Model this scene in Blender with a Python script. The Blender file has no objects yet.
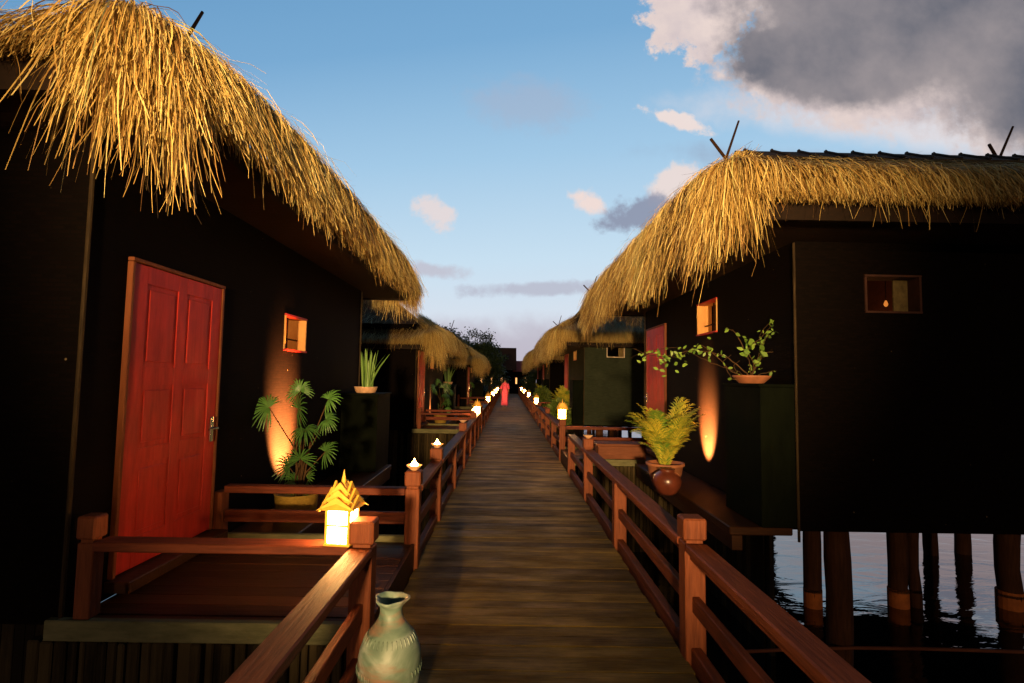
import bpy, math, random
import numpy as np
from mathutils import Vector, Matrix
random.seed(7)
rng = np.random.default_rng(11)
PI = math.pi
sc = bpy.context.scene
C = sc.collection

# ------------------------------------------------------------------ materials
def mat(name, rough=0.6):
    m = bpy.data.materials.new(name); m.use_nodes = True
    nt = m.node_tree; b = nt.nodes['Principled BSDF']
    b.inputs['Roughness'].default_value = rough
    return m, nt, b

def N(nt, t, **kw):
    n = nt.nodes.new(t)
    for k, v in kw.items():
        if k.startswith('i_'):
            n.inputs[k[2:].replace('_', ' ')].default_value = v
        else:
            setattr(n, k, v)
    return n

def ramp(nt, stops):
    r = nt.nodes.new('ShaderNodeValToRGB'); e = r.color_ramp.elements
    while len(e) < len(stops): e.new(0.5)
    for el, (p, c) in zip(e, stops):
        el.position = p; el.color = (c[0], c[1], c[2], 1)
    return r

def wood(name, c1, c2, stretch=(1, 12, 12), scale=3.0, rough=0.6, bump=0.25, tone=True, spec=0.15, dist=0.01):
    m, nt, b = mat(name, rough)
    tc = N(nt, 'ShaderNodeTexCoord'); mp = N(nt, 'ShaderNodeMapping')
    mp.inputs['Scale'].default_value = stretch
    nt.links.new(tc.outputs['Object'], mp.inputs['Vector'])
    no = N(nt, 'ShaderNodeTexNoise', i_Scale=scale, i_Detail=8.0, i_Roughness=0.65)
    nt.links.new(mp.outputs[0], no.inputs['Vector'])
    n2 = N(nt, 'ShaderNodeTexNoise', i_Scale=1.7, i_Detail=5.0, i_Roughness=0.6)
    nt.links.new(tc.outputs['Object'], n2.inputs['Vector'])
    mixv = N(nt, 'ShaderNodeMath', operation='MULTIPLY_ADD'); mixv.inputs[1].default_value = 0.6
    nt.links.new(no.outputs['Fac'], mixv.inputs[0])
    m2 = N(nt, 'ShaderNodeMath', operation='MULTIPLY'); m2.inputs[1].default_value = 0.4
    nt.links.new(n2.outputs['Fac'], m2.inputs[0]); nt.links.new(m2.outputs[0], mixv.inputs[2])
    last = mixv
    if tone:
        at = N(nt, 'ShaderNodeAttribute', attribute_name='tone')
        ad = N(nt, 'ShaderNodeMath', operation='ADD')
        nt.links.new(mixv.outputs[0], ad.inputs[0]); nt.links.new(at.outputs['Fac'], ad.inputs[1]); last = ad
    r = ramp(nt, [(0.3, c1), (0.72, c2)])
    nt.links.new(last.outputs[0], r.inputs[0]); nt.links.new(r.outputs[0], b.inputs['Base Color'])
    bp = N(nt, 'ShaderNodeBump', i_Strength=bump, i_Distance=dist)
    nt.links.new(no.outputs['Fac'], bp.inputs['Height']); nt.links.new(bp.outputs[0], b.inputs['Normal'])
    b.inputs['Specular IOR Level'].default_value = spec
    return m

def plain(name, c, rough=0.6, var=0.25, scale=14, bump=0.15, metal=0, spec=0.4):
    m, nt, b = mat(name, rough)
    tc = N(nt, 'ShaderNodeTexCoord')
    no = N(nt, 'ShaderNodeTexNoise', i_Scale=float(scale), i_Detail=6.0)
    nt.links.new(tc.outputs['Object'], no.inputs['Vector'])
    r = ramp(nt, [(0.3, [x*(1-var) for x in c]), (0.7, [min(1, x*(1+var)) for x in c])])
    nt.links.new(no.outputs['Fac'], r.inputs[0]); nt.links.new(r.outputs[0], b.inputs['Base Color'])
    bp = N(nt, 'ShaderNodeBump', i_Strength=bump, i_Distance=0.01)
    nt.links.new(no.outputs['Fac'], bp.inputs['Height']); nt.links.new(bp.outputs[0], b.inputs['Normal'])
    b.inputs['Metallic'].default_value = metal
    b.inputs['Specular IOR Level'].default_value = spec
    return m

def emis(name, c, s, base=(0.8, 0.6, 0.3)):
    m, nt, b = mat(name, 0.5)
    b.inputs['Base Color'].default_value = (*base, 1)
    b.inputs['Emission Color'].default_value = (*c, 1)
    b.inputs['Emission Strength'].default_value = s
    return m

M = {}
M['deck'] = wood('weathered_deck_boards', (0.030, 0.017, 0.003), (0.27, 0.175, 0.022), (1.6, 42, 42), 2.6, 0.6, 0.8, spec=0.14)
def deck_wear():
    nt = M['deck'].node_tree; b = nt.nodes['Principled BSDF']; src = b.inputs['Base Color'].links[0].from_socket
    tc = N(nt, 'ShaderNodeTexCoord'); mp = N(nt, 'ShaderNodeMapping'); mp.inputs['Scale'].default_value = (1.5, 5.5, 1); nt.links.new(tc.outputs['Object'], mp.inputs['Vector'])
    no = N(nt, 'ShaderNodeTexNoise', i_Scale=1.0, i_Detail=7.0, i_Roughness=.62); nt.links.new(mp.outputs[0], no.inputs['Vector'])
    r = ramp(nt, [(.34, (.48, .44, .38)), (.52, (.85, .86, .8)), (.70, (1.35, 1.28, 1.0))]); nt.links.new(no.outputs['Fac'], r.inputs[0])
    m = N(nt, 'ShaderNodeMix', data_type='RGBA', blend_type='MULTIPLY'); m.inputs['Factor'].default_value = 1
    nt.links.new(src, m.inputs['A']); nt.links.new(r.outputs[0], m.inputs['B']); nt.links.new(m.outputs['Result'], b.inputs['Base Color'])
    rr = N(nt, 'ShaderNodeMapRange'); nt.links.new(no.outputs['Fac'], rr.inputs[0]); rr.inputs[1].default_value = .35; rr.inputs[2].default_value = .7; rr.inputs[3].default_value = .8; rr.inputs[4].default_value = .45
    nt.links.new(rr.outputs[0], b.inputs['Roughness'])
deck_wear()
# worn, paler middle of each board: a second worn layer driven by broad noise
M['rail'] = wood('red_stained_rail_wood', (0.050, 0.011, 0.004), (0.27, 0.070, 0.024), (18, 1.4, 18), 3.0, 0.62, 0.6, spec=0.22)
M['railx'] = wood('red_stained_cross_rail_wood', (0.050, 0.010, 0.004), (0.22, 0.050, 0.018), (1.4, 18, 18), 3.0, 0.62, 0.6, spec=0.22)
M['post'] = wood('red_stained_post_wood', (0.055, 0.012, 0.004), (0.26, 0.075, 0.028), (18, 18, 1.3), 3.0, 0.62, 0.6, spec=0.2)
M['porch'] = wood('dark_porch_boards', (0.020, 0.008, 0.003), (0.075, 0.030, 0.012), (1.2, 20, 20), 2.4, 0.5, 0.3)
M['fascia_pale'] = wood('pale_green_weathered_beam', (0.07, 0.075, 0.035), (0.24, 0.23, 0.12), (2, 9, 9), 3.0, 0.8, 0.4)
M['bark'] = wood('bark_slab_skirting', (0.010, 0.007, 0.003), (0.075, 0.055, 0.025), (22, 22, 2.0), 2.0, 0.9, 0.7)
M['step'] = wood('red_brown_step_wood', (0.10, 0.030, 0.014), (0.24, 0.085, 0.04), (1.5, 12, 12), 2.5, 0.6, 0.3)
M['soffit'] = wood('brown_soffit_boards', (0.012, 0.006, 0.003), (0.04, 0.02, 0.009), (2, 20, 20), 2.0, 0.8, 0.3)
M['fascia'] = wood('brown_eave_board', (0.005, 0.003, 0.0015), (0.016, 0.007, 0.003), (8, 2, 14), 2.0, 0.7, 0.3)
M['trim'] = wood('bamboo_corner_trim', (0.002, 0.001, 0.001), (0.07, 0.045, 0.018), (40, 40, 2.4), 2.2, 0.7, 0.5)
M['stick'] = wood('dark_pole_wood', (0.03, 0.014, 0.008), (0.12, 0.06, 0.03), (20, 20, 2), 2.5, 0.8, 0.3)
M['cap'] = wood('bamboo_ridge_cap', (0.035, 0.026, 0.02), (0.11, 0.085, 0.06), (2, 26, 26), 2.2, 0.8, 0.5)
M['gable'] = plain('green_gable_panel', (0.05, 0.09, 0.055), 0.8)
M['door'] = wood('red_painted_door', (0.22, 0.010, 0.008), (0.62, 0.042, 0.026), (9, 9, 1.2), 2.2, 0.5, 0.3, spec=0.3)
M['doorframe'] = wood('orange_brown_door_frame', (0.10, 0.025, 0.008), (0.24, 0.08, 0.03), (10, 10, 1.5), 2.0, 0.55, 0.2)
M['jamb'] = wood('raw_wood_window_jamb', (0.42, 0.20, 0.06), (0.62, 0.36, 0.12), (8, 8, 3), 2.0, 0.6, 0.2)
M['box'] = wood('dark_green_wall_panel', (0.002, 0.003, 0.0014), (0.006, 0.0085, 0.004), (3, 3, 1), 3.0, 0.85, 0.3, spec=0.04)
M['pile'] = wood('wet_timber_pile', (0.03, 0.012, 0.005), (0.13, 0.052, 0.020), (16, 16, 1.6), 2.0, 0.8, 0.6)
M['footing'] = plain('orange_footing', (0.52, 0.15, 0.028), 0.8, 0.25, 9)  # plain orange colour, lighter than the timber above
M['greenwall'] = wood('dark_green_boarded_wall', (0.016, 0.022, 0.014), (0.040, 0.050, 0.032), (3, 3, 14), 2.5, 0.9, 0.4, spec=0.05)
M['paleframe'] = plain('pale_window_frame', (0.62, 0.50, 0.38), 0.6)
M['metal'] = plain('brushed_steel', (0.55, 0.55, 0.5), 0.25, 0.1, 30, 0.05, 1.0)
M['can'] = plain('black_lamp_housing', (0.02, 0.02, 0.02), 0.5)
M['bulb'] = emis('warm_bulb_glass', (1, 0.42, 0.10), 25)
M['dimbulb'] = emis('dim_orange_bulb', (1, .30, .05), .7)
M['pane'] = emis('lantern_paper_pane', (1.0, 0.50, 0.15), 120)
M['pane2'] = emis('far_lantern_paper_pane', (1.0, 0.45, 0.12), 150)
M['lroof'] = plain('yellow_lantern_wood', (0.85, 0.48, 0.06), 0.55, 0.15, 20, 0.1)
M['lframe'] = M['lroof']
M['bowl'] = plain('terracotta_saucer', (0.60, 0.36, 0.20), 0.6)
M['flame'] = emis('oil_flame', (1.0, 0.34, 0.07), 160)
M['winback'] = plain('dark_room_lining', (0.05, 0.016, 0.009), 0.8)
M['curtain'] = plain('olive_window_shutter', (0.13, 0.095, 0.035), 0.9, 0.3, 20)
M['pot'] = plain('terracotta_pot', (0.34, 0.13, 0.06), 0.6, 0.3, 8)
M['potbrown'] = plain('glazed_brown_pot', (0.13, 0.032, 0.016), 0.3, 0.4, 6, 0.2, spec=0.6)
M['potyellow'] = wood('woven_ochre_basket', (0.20, 0.12, 0.02), (0.50, 0.33, 0.06), (9, 9, 30), 3.0, 0.7, 0.5)
M['palmtrunk'] = wood('fibrous_palm_trunk', (0.03, 0.015, 0.006), (0.12, 0.07, 0.03), (20, 20, 6), 3.0, 0.9, 0.6)
M['hall'] = wood('dark_shingle', (0.035, 0.022, 0.018), (0.09, 0.055, 0.045), (2, 2, 12), 2.0, 0.9, 0.3)
M['redroof'] = plain('red_roof_sheet', (0.25, 0.05, 0.04), 0.7)
M['skin'] = plain('brown_skin', (0.30, 0.15, 0.09), 0.55)
M['dress'] = plain('pink_red_dress', (0.92, 0.12, 0.28), 0.7)
M['hair'] = plain('black_hair', (0.01, 0.008, 0.007), 0.5)
M['trunk'] = wood('tree_bark', (0.03, 0.02, 0.012), (0.09, 0.06, 0.04), (12, 12, 2), 2.0, 0.9, 0.5)

def leafmat(name, c1, c2, rough=0.45):
    m, nt, b = mat(name, rough)
    at = N(nt, 'ShaderNodeAttribute', attribute_name='tone')
    r = ramp(nt, [(0.0, c1), (1.0, c2)])
    nt.links.new(at.outputs['Fac'], r.inputs[0]); nt.links.new(r.outputs[0], b.inputs['Base Color'])
    tr = N(nt, 'ShaderNodeBsdfTranslucent'); nt.links.new(r.outputs[0], tr.inputs['Color'])
    ms = N(nt, 'ShaderNodeMixShader'); ms.inputs[0].default_value = 0.28
    out = nt.nodes['Material Output']
    nt.links.new(b.outputs[0], ms.inputs[1]); nt.links.new(tr.outputs[0], ms.inputs[2]); nt.links.new(ms.outputs[0], out.inputs['Surface'])
    return m
M['fan'] = leafmat('fan_palm_leaf', (0.03, 0.09, 0.02), (0.10, 0.26, 0.05))
M['snake'] = leafmat('strap_leaf', (0.06, 0.16, 0.03), (0.24, 0.42, 0.10))
M['areca'] = leafmat('yellow_green_frond', (0.12, 0.26, 0.03), (0.80, 0.66, 0.07))
M['vineleaf'] = leafmat('vine_leaf', (0.06, 0.16, 0.02), (0.26, 0.42, 0.06))
M['treeleaf'] = leafmat('dark_tree_leaf', (0.012, 0.03, 0.010), (0.06, 0.10, 0.025))

def thatch_material():
    m, nt, b = mat('dry_grass_thatch', 0.55)
    at = N(nt, 'ShaderNodeAttribute', attribute_name='tone')
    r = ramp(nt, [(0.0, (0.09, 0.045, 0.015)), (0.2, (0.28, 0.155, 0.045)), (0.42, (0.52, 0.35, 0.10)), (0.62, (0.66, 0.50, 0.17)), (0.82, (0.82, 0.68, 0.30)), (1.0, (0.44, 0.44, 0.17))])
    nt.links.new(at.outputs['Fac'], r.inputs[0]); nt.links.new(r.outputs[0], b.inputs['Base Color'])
    tr = N(nt, 'ShaderNodeBsdfTranslucent'); nt.links.new(r.outputs[0], tr.inputs['Color'])
    ms = N(nt, 'ShaderNodeMixShader'); ms.inputs[0].default_value = 0.2
    out = nt.nodes['Material Output']
    b.inputs['Specular IOR Level'].default_value = 0.3
    nt.links.new(b.outputs[0], ms.inputs[1]); nt.links.new(tr.outputs[0], ms.inputs[2]); nt.links.new(ms.outputs[0], out.inputs['Surface'])
    return m
M['straw'] = thatch_material()
M['thatchbase'] = wood('packed_thatch', (0.03, 0.014, 0.004), (0.17, 0.092, 0.022), (16, 16, 3), 5.0, 0.95, 1.0, tone=False, dist=0.03)

def wall_material():
    m, nt, b = mat('black_woven_bamboo_wall', 0.8)
    tc = N(nt, 'ShaderNodeTexCoord')
    br = N(nt, 'ShaderNodeTexBrick', i_Scale=1.0)
    br.inputs['Brick Width'].default_value = 0.07; br.inputs['Row Height'].default_value = 0.026
    br.inputs['Mortar Size'].default_value = 0.006; br.inputs['Mortar Smooth'].default_value = 0.6
    br.inputs['Color1'].default_value = (0.0045, 0.0024, 0.0017, 1); br.inputs['Color2'].default_value = (0.0026, 0.0015, 0.0011, 1)
    br.inputs['Mortar'].default_value = (0.003, 0.002, 0.0015, 1)
    sx = N(nt, 'ShaderNodeSeparateXYZ'); nt.links.new(tc.outputs['Object'], sx.inputs[0])
    ad = N(nt, 'ShaderNodeMath', operation='ADD'); nt.links.new(sx.outputs[0], ad.inputs[0]); nt.links.new(sx.outputs[1], ad.inputs[1])
    cb = N(nt, 'ShaderNodeCombineXYZ'); nt.links.new(ad.outputs[0], cb.inputs[0]); nt.links.new(sx.outputs[2], cb.inputs[1])
    nt.links.new(cb.outputs[0], br.inputs['Vector'])
    # tiny pale chips where the black paint has flaked from the bamboo
    vo = N(nt, 'ShaderNodeTexVoronoi', i_Scale=7.0); nt.links.new(tc.outputs['Object'], vo.inputs['Vector'])
    cr = ramp(nt, [(0.035, (1, 1, 1)), (0.06, (0, 0, 0))]); nt.links.new(vo.outputs['Distance'], cr.inputs[0])
    n3 = N(nt, 'ShaderNodeTexNoise', i_Scale=2.2, i_Detail=3.0); nt.links.new(tc.outputs['Object'], n3.inputs['Vector'])
    gt = ramp(nt, [(0.56, (0, 0, 0)), (0.62, (1, 1, 1))]); nt.links.new(n3.outputs['Fac'], gt.inputs[0])
    mu = N(nt, 'ShaderNodeMath', operation='MULTIPLY'); nt.links.new(cr.outputs[0], mu.inputs[0]); nt.links.new(gt.outputs[0], mu.inputs[1])
    mx = N(nt, 'ShaderNodeMix', data_type='RGBA'); nt.links.new(mu.outputs[0], mx.inputs['Factor'])
    nt.links.new(br.outputs['Color'], mx.inputs['A']); mx.inputs['B'].default_value = (0.16, 0.12, 0.07, 1)
    nt.links.new(mx.outputs['Result'], b.inputs['Base Color'])
    bp = N(nt, 'ShaderNodeBump', i_Strength=0.2, i_Distance=0.002); bp.invert = True
    nt.links.new(br.outputs['Fac'], bp.inputs['Height']); nt.links.new(bp.outputs[0], b.inputs['Normal'])
    b.inputs['Specular IOR Level'].default_value = 0.05
    return m
M['wall'] = wall_material()

def water_material():
    m, nt, b = mat('still_dark_water', 0.02)
    b.inputs['Base Color'].default_value = (0.004, 0.006, 0.006, 1)
    b.inputs['IOR'].default_value = 2.4
    b.inputs['Specular IOR Level'].default_value = 0.7
    tc = N(nt, 'ShaderNodeTexCoord'); mp = N(nt, 'ShaderNodeMapping'); mp.inputs['Scale'].default_value = (0.7, 1.6, 1)
    mp.inputs['Rotation'].default_value = (0, 0, 0.15)
    nt.links.new(tc.outputs['Object'], mp.inputs['Vector'])
    no = N(nt, 'ShaderNodeTexNoise', i_Scale=1.6, i_Detail=4.0, i_Roughness=0.5, i_Distortion=0.8)
    nt.links.new(mp.outputs[0], no.inputs['Vector'])
    bp = N(nt, 'ShaderNodeBump', i_Strength=0.22, i_Distance=0.05)
    nt.links.new(no.outputs['Fac'], bp.inputs['Height']); nt.links.new(bp.outputs[0], b.inputs['Normal'])
    return m
M['water'] = water_material()

def vase_material():
    m, nt, b = mat('celadon_glaze', 0.5)
    tc = N(nt, 'ShaderNodeTexCoord')
    no = N(nt, 'ShaderNodeTexNoise', i_Scale=5.0, i_Detail=7.0, i_Distortion=1.2); nt.links.new(tc.outputs['Object'], no.inputs['Vector'])
    mp = N(nt, 'ShaderNodeMapping'); mp.inputs['Scale'].default_value = (1, 1, 4); nt.links.new(tc.outputs['Object'], mp.inputs['Vector'])
    n2 = N(nt, 'ShaderNodeTexNoise', i_Scale=4.0, i_Detail=5.0); nt.links.new(mp.outputs[0], n2.inputs['Vector'])
    r = ramp(nt, [(0.36, (0.05, 0.10, 0.07)), (0.5, (0.17, 0.25, 0.19)), (0.64, (0.40, 0.48, 0.42))]); nt.links.new(no.outputs['Fac'], r.inputs[0])
    g = ramp(nt, [(0.52, (0, 0, 0)), (0.68, (1, 1, 1))]); nt.links.new(n2.outputs['Fac'], g.inputs[0])
    mx = N(nt, 'ShaderNodeMix', data_type='RGBA'); nt.links.new(g.outputs[0], mx.inputs['Factor'])
    nt.links.new(r.outputs[0], mx.inputs['A']); mx.inputs['B'].default_value = (0.30, 0.17, 0.11, 1)
    nt.links.new(mx.outputs['Result'], b.inputs['Base Color'])
    bp = N(nt, 'ShaderNodeBump', i_Strength=0.35, i_Distance=0.008); nt.links.new(no.outputs['Fac'], bp.inputs['Height']); nt.links.new(bp.outputs[0], b.inputs['Normal'])
    return m
M['vase'] = vase_material()

# ------------------------------------------------------------------ mesh builder
class MB:
    def __init__(s): s.v = []; s.f = []; s.t = []
    def add(s, vs, fs, tone=0.0):
        o = len(s.v); s.v += [tuple(x) for x in vs]; s.f += [tuple(i+o for i in f) for f in fs]
        if isinstance(tone, (int, float)): s.t += [tone]*len(vs)
        else: s.t += list(tone)
    def box(s, x0, x1, y0, y1, z0, z1, tone=0.0, mtx=None, bev=0.0):
        if x1 < x0: x0, x1 = x1, x0
        if y1 < y0: y0, y1 = y1, y0
        if bev:
            b = bev
            prof = [(x0+b, y0), (x1-b, y0), (x1, y0+b), (x1, y1-b), (x1-b, y1), (x0+b, y1), (x0, y1-b), (x0, y0+b)]
            ins = [(min(max(x, x0+b), x1-b), min(max(y, y0+b), y1-b)) for x, y in prof]
            vs = [(x, y, z0+b) for x, y in prof] + [(x, y, z1-b) for x, y in prof] + [(x, y, z0) for x, y in ins] + [(x, y, z1) for x, y in ins]
            fs = [(i, (i+1) % 8, 8+(i+1) % 8, 8+i) for i in range(8)] + [(8+i, 8+(i+1) % 8, 24+(i+1) % 8, 24+i) for i in range(8)] + \
                 [(16+i, 16+(i+1) % 8, (i+1) % 8, i) for i in range(8)] + [tuple(24+i for i in range(8)), tuple(16+i for i in reversed(range(8)))]
        else:
            vs = [(x0, y0, z0), (x1, y0, z0), (x1, y1, z0), (x0, y1, z0), (x0, y0, z1), (x1, y0, z1), (x1, y1, z1), (x0, y1, z1)]
            fs = [(3, 2, 1, 0), (4, 5, 6, 7), (0, 1, 5, 4), (1, 2, 6, 5), (2, 3, 7, 6), (3, 0, 4, 7)]
        if mtx is not None: vs = [mtx @ Vector(v) for v in vs]
        s.add(vs, fs, tone)
    def tube(s, pts, rads, n=8, tone=0.0, cap=True):
        pts = [Vector(p) for p in pts]
        if isinstance(rads, (int, float)): rads = [rads]*len(pts)
        vs = []; fs = []
        up = Vector((0.13, 0.21, 0.97))
        for i, p in enumerate(pts):
            t = (pts[min(i+1, len(pts)-1)]-pts[max(i-1, 0)]).normalized()
            if abs(t.dot(up)) > 0.95: a = t.cross(Vector((1, 0.1, 0))).normalized()
            else: a = t.cross(up).normalized()
            b = t.cross(a)
            for k in range(n):
                an = 2*PI*k/n; vs.append(p+(a*math.cos(an)+b*math.sin(an))*rads[i])
        for i in range(len(pts)-1):
            for k in range(n):
                fs.append((i*n+k, i*n+(k+1) % n, (i+1)*n+(k+1) % n, (i+1)*n+k))
        if cap: fs += [tuple(reversed(range(n))), tuple((len(pts)-1)*n+k for k in range(n))]
        s.add(vs, fs, tone)
    def lathe(s, prof, n=32, c=(0, 0, 0), wob=None, tone=0.0):
        vs = []; fs = []
        for i, (r, z) in enumerate(prof):
            for k in range(n):
                a = 2*PI*k/n; rr = r*(wob(i, a) if wob else 1)
                vs.append((c[0]+rr*math.cos(a), c[1]+rr*math.sin(a), c[2]+z))
        for i in range(len(prof)-1):
            for k in range(n): fs.append((i*n+k, i*n+(k+1) % n, (i+1)*n+(k+1) % n, (i+1)*n+k))
        fs.append(tuple(reversed(range(n)))); fs.append(tuple((len(prof)-1)*n+k for k in range(n)))
        s.add(vs, fs, tone)
    def ribbon(s, pts, widths, side, tone=0.5):
        vs = []; 
        for p, w in zip(pts, widths):
            vs += [Vector(p)-side*w, Vector(p)+side*w]
        s.add(vs, [(2*i, 2*i+1, 2*i+3, 2*i+2) for i in range(len(pts)-1)], tone)
    def build(s, name, m, parent=None, loc=None, smooth=False):
        me = bpy.data.meshes.new(name); me.from_pydata([tuple(v) for v in s.v], [], s.f); me.update()
        a = me.attributes.new('tone', 'FLOAT', 'POINT'); a.data.foreach_set('value', s.t)
        me.materials.append(m)
        if smooth: me.polygons.foreach_set('use_smooth', [True]*len(me.polygons))
        o = bpy.data.objects.new(name, me); C.objects.link(o)
        if parent: o.parent = parent
        if loc: o.location = loc
        return o

def tag(o, label=None, cat=None, group=None, kind=None):
    if label: o['label'] = label
    if cat: o['category'] = cat
    if group: o['group'] = group
    if kind: o['kind'] = kind
    return o
def empty(name, loc=(0, 0, 0), rz=0, label=None, cat=None, group=None):
    o = bpy.data.objects.new(name, None); C.objects.link(o); o.location = loc; o.rotation_euler = (0, 0, rz); o.empty_display_size = 0.2
    return tag(o, label, cat, group)
def copy_tree(o, parent=None):
    c = o.copy(); C.objects.link(c); c.parent = parent
    for ch in [x for x in o.children]: copy_tree(ch, c)
    return c
def clone(o, loc, rz=None, label=None, group=None, scale=None):
    c = copy_tree(o); c.location = loc
    if rz is not None: c.rotation_euler = (0, 0, rz)
    if label: c['label'] = label
    if group: c['group'] = group
    if scale: c.scale = (scale,)*3
    return c

WATER = -1.3
# ------------------------------------------------------------------ camera
cam = bpy.data.cameras.new('camera'); co = bpy.data.objects.new('camera', cam); C.objects.link(co); sc.camera = co
cam.sensor_width = 36; cam.lens = 540/1024*36; cam.clip_end = 2000; cam.clip_start = 0.05
R = Matrix.Rotation(-3.35/540, 4, 'Z') @ Matrix.Rotation(math.radians(93.92), 4, 'X') @ Matrix.Rotation(math.radians(1.0), 4, 'Z')
co.matrix_world = Matrix.Translation((0, 0, 1.6)) @ R

# ------------------------------------------------------------------ water and walkway
mb = MB(); mb.add([(-600, -300, WATER), (600, -300, WATER), (600, 900, WATER), (-600, 900, WATER)], [(0, 1, 2, 3)])
tag(mb.build('water', M['water']), kind='structure')

mb = MB(); y = -2.6; X0, X1 = -0.75, 1.05
while y < 57:
    w = random.uniform(0.12, 0.155); dz = random.uniform(-0.002, 0.001); j0 = random.uniform(-0.012, 0.006); j1 = random.uniform(-0.006, 0.012)
    mb.box(X0+j0, X1+j1, y, y+w-0.006, -0.04+dz, dz, tone=random.uniform(-0.11, 0.11), bev=0.0015)
    y += w
walk = tag(mb.build('walkway', M['deck']), kind='structure')
mb = MB()
for x in (-0.68, 0.15, 0.98): mb.box(x-0.05, x+0.05, -2.6, 57, -0.2, -0.045)
mb.build('joist', M['pile'], walk)
mb = MB()
for yy in np.arange(-1.5, 57, 2.6):
    mb.box(-0.8, 1.1, yy-0.06, yy+0.06, -0.32, -0.203)
    for x in (-0.62, 0.92): mb.tube([(x, yy, WATER-0.6), (x, yy, -0.323)], 0.08, 10)
mb.build('piles', M['pile'], walk)

# ------------------------------------------------------------------ railings
XL, XR = -0.79, 1.11
def post(parent, x, y, zb=-0.3, cap=True, w=0.06):
    p = MB()
    if cap:
        p.box(x-w, x+w, y-w, y+w, zb, 0.655, bev=0.006)
        p.box(x-w+0.012, x+w-0.012, y-w+0.012, y+w-0.012, 0.655, 0.675)
        p.box(x-w-0.008, x+w+0.008, y-w-0.008, y+w+0.008, 0.675, 0.80, bev=0.010)
    else:
        p.box(x-w, x+w, y-w, y+w, zb, 0.605, bev=0.006)
    q1, q2 = random.uniform(-.008, .008), random.uniform(-.01, .01)
    p.v = [(a+q1*(c-.2), b+q2*(c-.2), c) for a, b, c in p.v]
    return p.build('post', M['post'], parent)

def run_railing(x, ys, y0, y1, label, group='railings along the boardwalk', kerb=True):
    """ys = list of (y, capped)"""
    side = 1 if x > 0 else -1
    r = empty('railing', (0, 0, 0), 0, label, 'railing', group)
    r.location = (x, y0, 0)
    caps = sorted([p[0] for p in ys if p[1]])
    for yy, c in ys: post(r, 0, yy-y0, cap=c)
    cuts = [y0]+[c for c in caps if y0 < c < y1]+[y1]
    for a, b in zip(cuts[:-1], cuts[1:]):
        a2 = a-y0+(0.07 if a in caps else 0); b2 = b-y0-(0.07 if b in caps else 0)
        h = MB(); h.box(-0.065, 0.065, a2, b2, 0.612, 0.66, tone=random.uniform(-.06, .06), bev=0.008)
        h.box(-0.035, 0.035, a2, b2, 0.572, 0.6115, tone=random.uniform(-.06, .06))
        h.build('handrail', M['rail'], r)
    allp = sorted([p[0] for p in ys]); cuts = [y0]+[c for c in allp if y0+.01 < c < y1-.01]+[y1]
    m_ = MB()
    for a, b in zip(cuts[:-1], cuts[1:]):
        m_.box(-0.022, 0.022, a-y0+0.062, b-y0-0.062, 0.27, 0.36, tone=random.uniform(-.08, .08), bev=0.005)
    m_.build('mid_rail', M['rail'], r)
    if kerb:
        k = MB()
        for a, b in zip(cuts[:-1], cuts[1:]):
            k.box(-0.03, 0.03, a-y0+0.062, b-y0-0.062, -0.08, 0.075, tone=random.uniform(-.08, .04), bev=0.006)
        k.build('kerb_board', M['rail'], r)
    return r
run_railing(XL, [(-1.0, 0), (1.05, 0), (3.1, 1)], -2.4, 3.1, 'red wooden railing at bottom left between the green vase and the big lantern')
run_railing(XR, [(-.9, 0), (1.18, 0), (3.27, 1), (5.37, 0), (7.45, 1), (9.4, 0)], -2.4, 9.4, 'long red wooden railing running down the near right side of the walkway')
run_railing(XL, [(4.7, 1), (6.2, 1), (8.0, 0), (9.7, 1), (11.2, 0), (12.7, 1), (14.2, 0)], 4.7, 14.2, 'red railing on the left with the glowing oil saucers on its posts')
run_railing(XR, [(11.0, 1), (13.0, 0), (15.0, 1), (17.0, 0), (18.9, 1), (20.9, 0)], 11.0, 20.9, 'red railing on the right that starts under the second lit lantern')
run_railing(XL, [(15.9, 1), (17.9, 0), (19.9, 1), (21.9, 0), (23.9, 1), (25.4, 0)], 15.9, 25.4, 'distant left railing beyond the second left porch')
run_railing(XR, [(22.5, 1), (24.5, 0), (26.5, 1), (28.5, 0), (30.5, 1), (32.4, 0)], 22.5, 32.4, 'distant right railing lined with far lanterns')
run_railing(XL, [(27.1+2*i, i % 2 == 0) for i in range(15)], 27.1, 55.1, 'farthest left railing, reaching past the woman in pink')
run_railing(XR, [(34+2*i, i % 2 == 0) for i in range(11)], 34.0, 54.0, 'farthest right railing near the dark hall')

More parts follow.
